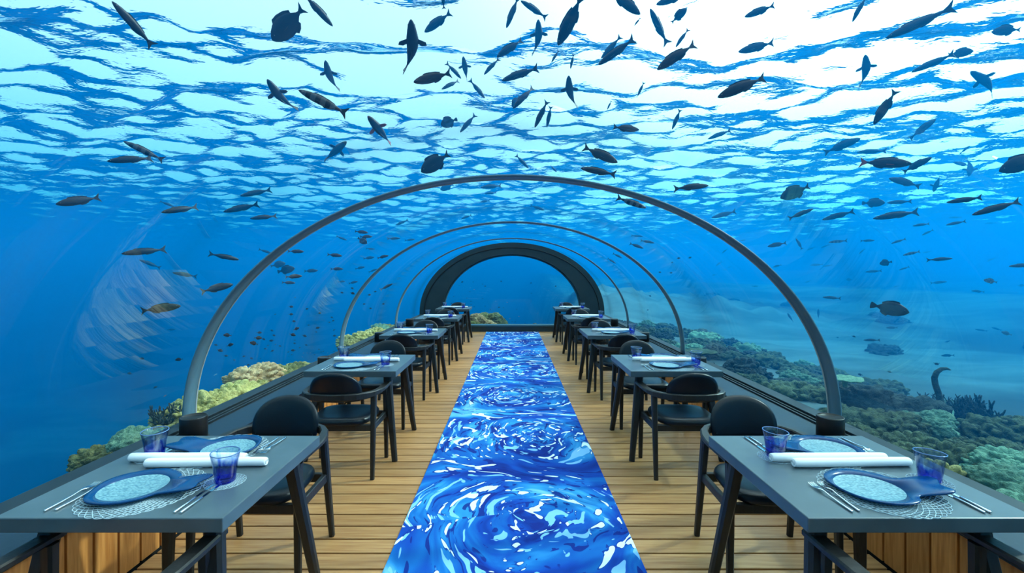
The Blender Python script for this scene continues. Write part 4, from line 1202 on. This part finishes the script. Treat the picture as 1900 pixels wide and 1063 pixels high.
def place_fish(hx, hy, tx, ty, kind, mode, haze, detail=True, rnd=random.Random(9)):
    shp, mt, fm, tl, L, words = KIND[kind]
    cxp, cyp = (hx + tx) / 2, (hy + ty) / 2
    lpx = max(2.5, math.hypot(hx - tx, hy - ty))
    L = L * haze * rnd.uniform(.9, 1.1)
    ca, sa = (hx - tx) / lpx, -(hy - ty) / lpx
    ex = shell_exit(cxp, cyp)
    far_win = abs(cxp - VPX) < 122 and 474 < cyp < 606
    if far_win: ex = Y1 + 1.2
    ray = Vector(((cxp - VPX) / FPX, 1.0, -(cyp - VPY) / FPX))
    cosv = 1.0 / ray.length
    Y = L * FPX / lpx                                           # side-on size gives the distance
    lim = 60.0
    if ray.z > 0.02: lim = (SEA_Z - 0.55 - EYE.z) / ray.z
    Yc = min(max(Y, ex + 0.22 + 0.5 * lpx * ex / FPX), lim)
    Y = max(Yc, ex + .2) if ray.z <= 0.02 else Yc
    P = EYE + ray * Y
    right = Vector((1, 0, 0)); 
    view = ray.normalized()
    r_ = (right - view * right.dot(view)).normalized(); u_ = r_.cross(view)
    flat = (r_ * ca + u_ * sa).normalized()                    # side-on to the viewer
    if mode == 'h':
        Z = max(0.6, P.z - EYE.z)
        dy = -sa / Z; dx = (ca + P.x * dy) / Y
        lev = Vector((dx, dy, 0)).normalized()                 # level swimming that shows the same heading
        d = (flat * 0.75 + lev * (0.5 if P.z > 2.6 else 0.0)).normalized()
    else:
        d = (flat + view * rnd.uniform(-.25, .25)).normalized()
    # true length so that the picture length fits
    q = P + d * 0.05
    def pr(v): v = v - EYE; return Vector((VPX + FPX * v.x / v.y, VPY - FPX * v.z / v.y))
    per = (pr(P + d * .05) - pr(P - d * .05)).length / 0.1
    size = lpx / max(per, 1e-3)
    key = (kind, detail)
    bend = 0.0
    if key not in FP:
        FP[key] = [fish_proto(shp, M[mt], M[fm], b, tl, detail) for b in ((0.0, 0.55, -0.55) if detail else (0.0,))]
        for o in FP[key]: o['_used'] = 0
    src = FP[key][rnd.randrange(len(FP[key]))]
    if src['_used'] == 0: o = src; o['_used'] = 1
    else: o = copy_tree(src)
    up = Vector((0, 0, 1))
    if mode == 'h': zax = view * 0.8 + up * 0.5                # seen from below
    else:
        side = u_ * ca - r_ * sa                               # the fish's back, as pictured
        if side.z < 0: side = -side
        zax = side * 0.75 + up * 0.25
    zax = (zax - d * zax.dot(d)).normalized()
    yax = zax.cross(d)
    o.matrix_world = Matrix.Translation(P) @ Matrix(((d.x, yax.x, zax.x), (d.y, yax.y, zax.y), (d.z, yax.z, zax.z))).to_4x4() @ Matrix.Scale(size, 4)
    return o, words
# head x, head y, tail x, tail y (photo pixels), kind, pose, how far off
FISH=[
(221,-5,274,97,'slim','b',1.0),(502,72,569,19,'deep','b',1.0),(616,52,564,-15,'slim','b',1.0),(766,38,767,137,'belly','h',1.0),
(786,58,838,25,'mid','b',1.5),(820,-23,824,18,'slim','b',1.0),(938,52,963,-5,'slim','b',1.0),(921,105,970,74,'mid','b',1.0),
(897,138,926,109,'slim','b',1.0),(930,149,999,127,'slim','b',1.0),(767,152,839,137,'brown','b',1.0),(607,112,614,170,'belly','h',1.0),
(500,146,536,212,'belly','h',1.0),(555,166,645,213,'striped','b',1.0),(684,215,725,269,'redfin','h',1.0),(818,232,847,222,'round','b',1.0),
(853,245,883,213,'slim','b',1.3),(860,105,866,150,'belly','h',1.2),(900,182,872,150,'slim','b',1.0),(856,146,829,117,'slim','b',1.0),
(819,165,853,149,'slim','b',1.0),(950,198,964,177,'deep','b',1.0),(1034,86,1084,-10,'mid','b',1.3),(1190,24,1128,-15,'mid','b',1.0),
(1217,8,1275,-10,'mid','b',1.0),(1202,19,1240,79,'slim','b',1.4),(1274,15,1246,43,'deep','b',1.0),(998,37,1002,102,'belly','h',1.2),
(1109,121,1177,72,'slim','b',1.0),(1115,109,1152,67,'slim','b',1.4),(1219,131,1289,79,'mid','b',1.0),(1255,89,1275,53,'slim','b',1.6),
(1381,32,1438,10,'mid','b',1.8),(1369,97,1438,79,'mid','b',1.8),(1331,183,1420,140,'mid','b',1.0),(1023,116,1037,93,'slim','b',1.0),
(1059,128,1064,100,'slim','b',1.0),(1054,141,1059,201,'belly','h',1.0),(951,201,992,160,'slim','b',1.0),(992,237,1016,187,'slim','b',1.0),
(1015,236,1023,196,'slim','b',1.0),(1184,179,1194,152,'slim','b',1.0),(1127,204,1134,187,'slim','b',1.0),(1186,241,1136,236,'brown','b',1.0),
(1249,241,1262,201,'slim','b',1.0),(1313,259,1357,240,'slim','b',1.9),(965,3,1016,32,'slim','b',1.7),(1177,48,1188,33,'slim','b',1.6),
(1589,44,1599,-10,'slim','b',1.9),(1645,79,1760,10,'slim','b',2.0),(1839,60,1895,53,'deep','b',1.9),(1692,140,1771,94,'slim','b',1.9),
(1806,94,1758,103,'deep','b',1.8),(1600,103,1616,157,'belly','h',1.5),(1801,132,1859,168,'belly','h',1.5),(1630,236,1654,163,'mid','b',1.0),
(1732,216,1692,262,'mid','b',1.4),(232,258,301,301,'striped','b',1.0),(199,300,282,292,'slim','b',1.0),(105,381,187,364,'mid','b',1.0),
(300,395,371,382,'slim','b',1.0),(323,385,297,372,'slim','b',1.0),(446,364,502,352,'slim','b',1.0),(415,394,481,378,'slim','b',1.0),
(464,406,514,400,'slim','b',1.0),(226,472,310,461,'slim','b',1.0),(444,483,390,470,'slim','b',1.0),(259,480,298,499,'slim','b',1.3),
(643,263,601,298,'belly','h',1.0),(781,319,834,286,'deep','b',1.0),(683,432,658,429,'brown','b',1.0),(691,439,668,439,'brown','b',1.0),
(681,452,664,441,'round','b',1.0),(644,446,624,438,'slim','b',1.0),(743,442,719,443,'slim','b',1.0),(770,444,751,446,'slim','b',1.0),
(696,462,679,461,'slim','b',1.0),(695,477,674,480,'mid','b',1.0),(721,474,700,479,'brown','b',1.0),(564,467,535,466,'brown','b',1.0),
(635,475,607,472,'brown','b',1.0),(505,471,480,462,'slim','b',1.0),(547,497,513,505,'rounddark','b',1.0),(530,488,503,494,'deep','b',1.0),
(590,502,563,503,'mid','b',1.0),(637,499,613,499,'brown','b',1.0),(677,495,659,499,'mid','b',1.0),(700,499,684,505,'slim','b',1.0),
(817,352,842,342,'deep','b',1.4),(891,348,932,344,'slim','b',1.6),(899,359,922,357,'slim','b',1.4),(890,375,909,372,'slim','b',1.0),
(856,406,875,399,'slim','b',1.0),(734,418,757,408,'slim','b',1.4),(1146,301,1082,273,'mid','b',1.0),(1077,312,1143,324,'slim','b',1.0),
(1315,344,1251,350,'slim','b',1.0),(1199,386,1144,366,'striped','b',1.0),(981,312,957,288,'slim','b',1.0),(1033,319,1021,307,'belly','h',1.0),
(1010,390,984,381,'slim','b',1.5),(1320,405,1367,391,'slim','b',1.8),(1194,461,1167,451,'slim','b',1.0),(1214,451,1188,446,'slim','b',1.0),
(1143,489,1127,479,'slim','b',1.0),(1155,479,1137,470,'slim','b',1.0),(1193,439,1171,437,'slim','b',1.4),(1691,304,1593,301,'redtail','b',1.0),
(1726,288,1674,325,'mid','b',1.0),(1649,329,1707,347,'mid','b',1.3),(1735,357,1741,325,'belly','h',1.0),(1801,328,1801,292,'belly','h',1.5),
(1768,300,1801,309,'mid','b',1.5),(1448,370,1503,343,'deep','b',1.0),(1508,386,1462,408,'slim','b',1.0),(1525,410,1586,390,'slim','b',1.7),
(1642,376,1599,377,'rounddark','b',1.0),(1645,377,1692,373,'slim','b',1.4),(1619,408,1706,390,'slim','b',1.8),(1755,378,1824,364,'slim','b',1.0),
(1804,405,1892,367,'slim','b',1.0),(1693,420,1726,414,'slim','b',1.0),(1755,419,1792,409,'slim','b',1.0),(1711,438,1731,425,'slim','b',1.0),
(1424,458,1459,450,'mid','b',1.0),(1477,442,1489,464,'slim','b',1.0),(1497,465,1513,457,'slim','b',1.5),(1522,461,1539,453,'slim','b',1.5),
(1537,450,1572,446,'striped','b',1.3),(1623,446,1595,447,'slim','b',1.0),(1654,453,1680,442,'slim','b',1.0),(1594,472,1604,461,'slim','b',1.0),
(1675,475,1708,465,'striped','b',1.0),(1712,470,1729,465,'slim','b',1.6),(1632,490,1655,485,'round','b',1.0),(1767,479,1720,483,'slim','b',1.0),
(1856,326,1941,278,'deep','b',1.0),(1871,495,1928,490,'slim','b',1.0),(1831,486,1847,477,'slim','b',1.8),(1605,505,1636,502,'slim','b',1.4),
(1668,502,1687,494,'slim','b',1.0),(1508,493,1527,490,'slim','b',1.5),(1527,495,1544,491,'slim','b',1.5),(1826,415,1849,413,'slim','b',1.8),
(1760,404,1786,403,'slim','b',1.8),(1595,254,1529,287,'mid','b',1.8),(1589,283,1644,279,'slim','b',1.7),(1798,268,1782,288,'striped','b',1.4),
(336,566,258,579,'mid','b',1.0),(326,611,310,612,'mid','b',1.0),(320,505,366,514,'slim','b',1.3),(433,526,371,543,'mid','b',1.0),
(729,526,705,538,'slim','b',1.0),(641,522,627,523,'brown','b',1.0),(664,522,647,526,'brown','b',1.0),(548,525,523,524,'brown','b',1.0),
(561,512,528,514,'brown','b',1.0),(1686,582,1614,563,'rounddark','b',1.0),(1825,518,1851,525,'sergeant','b',1.0),(1802,539,1826,542,'mid','b',1.0),
(1902,529,1888,530,'deep','b',1.0),(1657,533,1668,530,'slim','b',1.0),(1757,522,1724,526,'slim','b',1.7),(1570,519,1581,519,'round','b',1.5),
(1538,538,1545,538,'round','b',1.4),(1526,551,1561,554,'slim','b',1.0),(1616,589,1625,596,'mid','b',1.0),(1644,608,1667,608,'mid','b',1.0),
(1720,604,1719,612,'mid','b',1.0),(1602,631,1632,631,'slim','b',1.0),(1608,650,1623,656,'slim','b',1.0),(1763,631,1747,638,'belly','h',1.0),
(1746,660,1771,659,'mid','b',1.0),(1809,610,1833,615,'slim','b',1.4),(1840,606,1858,614,'mid','b',1.0),(1858,614,1877,623,'sergeant','b',1.0),
(1864,579,1882,577,'slim','b',1.9),(1809,599,1823,599,'slim','b',1.9),(1747,587,1762,587,'slim','b',1.9),(1829,677,1843,678,'mid','b',1.0),
(1832,487,1845,477,'slim','b',1.8),(1321,511,1329,509,'mid','b',1.0),(1340,470,1350,461,'slim','b',1.0),(1306,476,1309,470,'slim','b',1.0),
(1312,468,1320,463,'slim','b',1.4),(1384,445,1372,447,'slim','b',1.0),(1328,494,1339,485,'slim','b',1.3),(1341,502,1348,499,'slim','b',1.0),
(1350,497,1358,494,'slim','b',1.0),(1290,498,1296,496,'slim','b',1.0),(1285,522,1292,519,'slim','b',1.0),(1362,526,1367,523,'slim','b',1.0),
(1407,531,1395,531,'slim','b',1.0),(1249,541,1253,537,'mid','b',1.0),(1379,557,1388,556,'mid','b',1.0),(1398,571,1407,572,'slim','b',1.0),
(1417,582,1430,578,'slim','b',1.0),(1409,605,1419,604,'mid','b',1.0),(1446,606,1454,605,'mid','b',1.0),(1462,580,1471,598,'belly','h',1.0),
(1352,608,1366,610,'slim','b',1.0),(1269,586,1277,587,'slim','b',1.0),(1434,496,1450,491,'mid','b',1.0),(1494,525,1504,520,'slim','b',1.0),
(1503,493,1519,489,'mid','b',1.4),(1519,573,1518,592,'belly','h',1.0),(292,716,282,724,'mid','b',1.0),(309,732,303,737,'pink','b',1.0),
(267,763,258,768,'mid','b',1.0),(403,693,397,697,'pale','b',1.0),(450,683,443,683,'mid','b',1.0),(442,688,434,690,'pale','b',1.0),
]
SMALL=[
(540,569,9,'tiny'),(548,552,4,'tiny'),(570,573,7,'tiny'),(511,583,5,'tiny'),(540,583,9,'tiny'),(593,581,7,'tiny'),(545,596,8,'tiny'),
(616,589,6,'tiny'),(618,595,6,'tiny'),(611,598,5,'tiny'),(573,603,5,'tiny'),(550,610,12,'tiny'),(590,608,9,'tiny'),(587,616,5,'tiny'),
(504,613,7,'tiny'),(481,617,10,'tiny'),(422,622,16,'tiny'),(508,622,7,'tiny'),(479,627,15,'tiny'),(489,629,8,'tiny'),(543,621,12,'tiny'),
(565,623,9,'tiny'),(504,632,9,'tiny'),(471,637,16,'tiny'),(427,640,14,'tiny'),(401,640,8,'tiny'),(621,623,7,'tiny'),(620,612,5,'tiny'),
(635,543,7,'tiny'),(654,544,9,'tiny'),(654,535,7,'tiny'),(696,541,6,'tiny'),(685,547,7,'tiny'),(676,564,6,'tiny'),(687,572,6,'tiny'),
(711,564,6,'tiny'),(547,631,5,'tiny'),(547,637,6,'tiny'),(568,640,6,'tiny'),(511,639,4,'tiny'),(520,642,6,'tiny'),(497,641,5,'tiny'),
(492,647,6,'tiny'),(505,651,7,'tiny'),(556,645,5,'tiny'),(544,650,9,'tiny'),(535,653,5,'tiny'),(408,650,12,'tiny'),(419,660,9,'tiny'),
(453,661,7,'tiny'),(435,668,5,'tiny'),(467,665,7,'tiny'),(461,677,7,'tiny'),(483,665,4,'tiny'),(464,654,3,'tiny'),(592,648,5,'tiny'),
(563,655,3,'orange'),(570,655,3,'orange'),(576,655,3,'orange'),(561,662,3,'orange'),(541,658,4,'tiny'),(536,661,3,'tiny'),(584,658,4,'tiny'),
(596,653,4,'tiny'),(600,652,4,'tiny'),(620,652,4,'tiny'),(614,656,3,'orange'),(608,655,3,'orange'),(263,665,10,'tiny'),(332,667,15,'tiny'),
(241,693,10,'tiny'),(289,718,9,'tiny'),(1584,624,8,'tiny'),(1554,626,5,'tiny'),(1737,675,11,'tiny'),(1739,675,10,'tiny'),(1630,686,5,'tiny'),
(1651,690,9,'tiny'),(1668,685,6,'tiny'),(1882,751,6,'tiny'),(1592,684,4,'tiny'),(1596,695,10,'tiny'),(1259,479,7,'tiny'),(1280,478,7,'tiny'),
(1224,505,6,'tiny'),(1245,506,6,'tiny'),(1247,487,5,'tiny'),(1206,549,5,'tiny'),(1202,575,4,'tiny'),(1441,583,4,'tiny'),(1327,551,4,'tiny'),
(1361,456,6,'tiny'),(858,523,5,'tiny'),(852,530,3,'tiny'),(900,531,4,'tiny'),(873,534,3,'pale'),(872,541,3,'tiny'),(895,527,3,'tiny'),
(880,537,3,'orange'),(930,522,4,'tiny'),(896,554,3,'tiny'),(866,553,3,'tiny'),(874,559,3,'tiny'),(920,559,3,'pale'),(842,550,3,'tiny'),
(838,563,4,'tiny'),(900,568,3,'tiny'),(874,565,3,'tiny'),(934,571,3,'tiny'),(926,570,4,'tiny'),(880,569,3,'tiny'),(959,574,3,'tiny'),
(941,561,3,'orange'),(910,574,3,'tiny'),(933,590,3,'tiny'),(946,591,3,'orange'),(938,591,3,'tiny'),(963,587,3,'orange'),(956,597,3,'tiny'),
(950,597,3,'tiny'),(974,600,3,'tiny'),(986,544,3,'tiny'),(985,525,4,'tiny'),(1031,531,4,'tiny'),(878,523,3,'tiny'),
]
def heading(ca, sa):
    a = math.degrees(math.atan2(sa, ca)) % 360
    return ['right', 'up right', 'up', 'up left', 'left', 'down left', 'down', 'down right'][int((a + 22.5) // 45) % 8]
def place(x, y):
    """a findable stretch of the picture"""
    if abs(x - 950) < 122 and 474 < y < 606: return 'beyond the far end window'
    r1 = ((x - 951) / 612) ** 2 + (max(0, 780 - y) / 457) ** 2      # inside the front arch?
    r2 = ((x - 951) / 328) ** 2 + (max(0, 655 - y) / 243) ** 2
    if r2 < 1: return 'inside the second arch'
    if r1 < 1:
        return 'inside the front arch, ' + ('left' if x < 700 else 'right' if x > 1200 else 'top')
    if y < 130: col = ['top left corner', 'top centre left', 'top centre', 'top centre right', 'top right corner'][min(4, int(x // 380))]; return 'overhead ' + col
    if y < 330: return ['high left of front arch', 'above front arch, left', 'above front arch top', 'above front arch, right', 'high right of front arch'][min(4, int(x // 380))]
    if x < 700: return 'left of front arch, ' + ('midway up' if y < 480 else 'low')
    return 'right of front arch, ' + ('midway' if y < 450 else 'lower' if y < 560 else 'low')
ORD = ['', 'second', 'third', 'fourth', 'fifth', 'sixth', 'seventh', 'eighth', 'ninth', 'tenth', 'eleventh', 'twelfth', 'thirteenth', 'fourteenth', 'fifteenth', 'sixteenth', 'seventeenth', 'eighteenth', 'nineteenth', 'twentieth']
made = []
for hx, hy, tx, ty, kind, mode, haze in FISH:
    l_ = math.hypot(hx - tx, hy - ty)
    o, words = place_fish(hx, hy, tx, ty, kind, mode, haze, detail=l_ >= 22)
    if haze >= 1.5: words = words.replace('dark', 'hazy') if 'dark' in words else 'hazy ' + words
    elif l_ < 30: words = 'small ' + words
    elif l_ > 90: words = 'large ' + words
    made.append((o, '%s fish heading %s, %s' % (words, heading((hx - tx), -(hy - ty)), place((hx + tx) / 2, (hy + ty) / 2)), (hx + tx) / 2))
from collections import defaultdict
byl = defaultdict(list)
for o, lab, x in made: byl[lab].append((x, o))
for lab, lst in byl.items():
    lst.sort(key=lambda t: t[0])
    for i, (x, o) in enumerate(lst):
        s = lab
        if len(lst) > 1: s = lab + (', leftmost one' if i == 0 else ', %s from left' % ORD[i])
        tag(o, s, 'fish', 'fish around the tunnel')
rs_ = random.Random(21)
for cx_, cy_, l_, kind in SMALL:
    a = rs_.choice((0, PI)) + rs_.uniform(-.5, .5)
    hx, hy, tx, ty = cx_ + l_ / 2 * math.cos(a), cy_ - l_ / 2 * math.sin(a), cx_ - l_ / 2 * math.cos(a), cy_ + l_ / 2 * math.sin(a)
    o, words = place_fish(hx, hy, tx, ty, kind, 'b', 1.0, detail=False)
    where = place(cx_, cy_)
    if 'far end' in where: lab = '%s fish drifting beyond the far end window' % words
    elif cx_ < 800: lab = '%s fish in the swarm over the left reef' % words
    else: lab = '%s fish over the sand and reef at right' % words
    tag(o, lab, 'fish', lab.split(' ', 1)[1])
for protos in FP.values():
    for o in protos:
        if o.get('_used') == 0:
            for ch in list(o.children): bpy.data.objects.remove(ch)
            bpy.data.objects.remove(o)
        elif '_used' in o: del o['_used']
for o in bpy.data.objects:
    if '_used' in o: del o['_used']
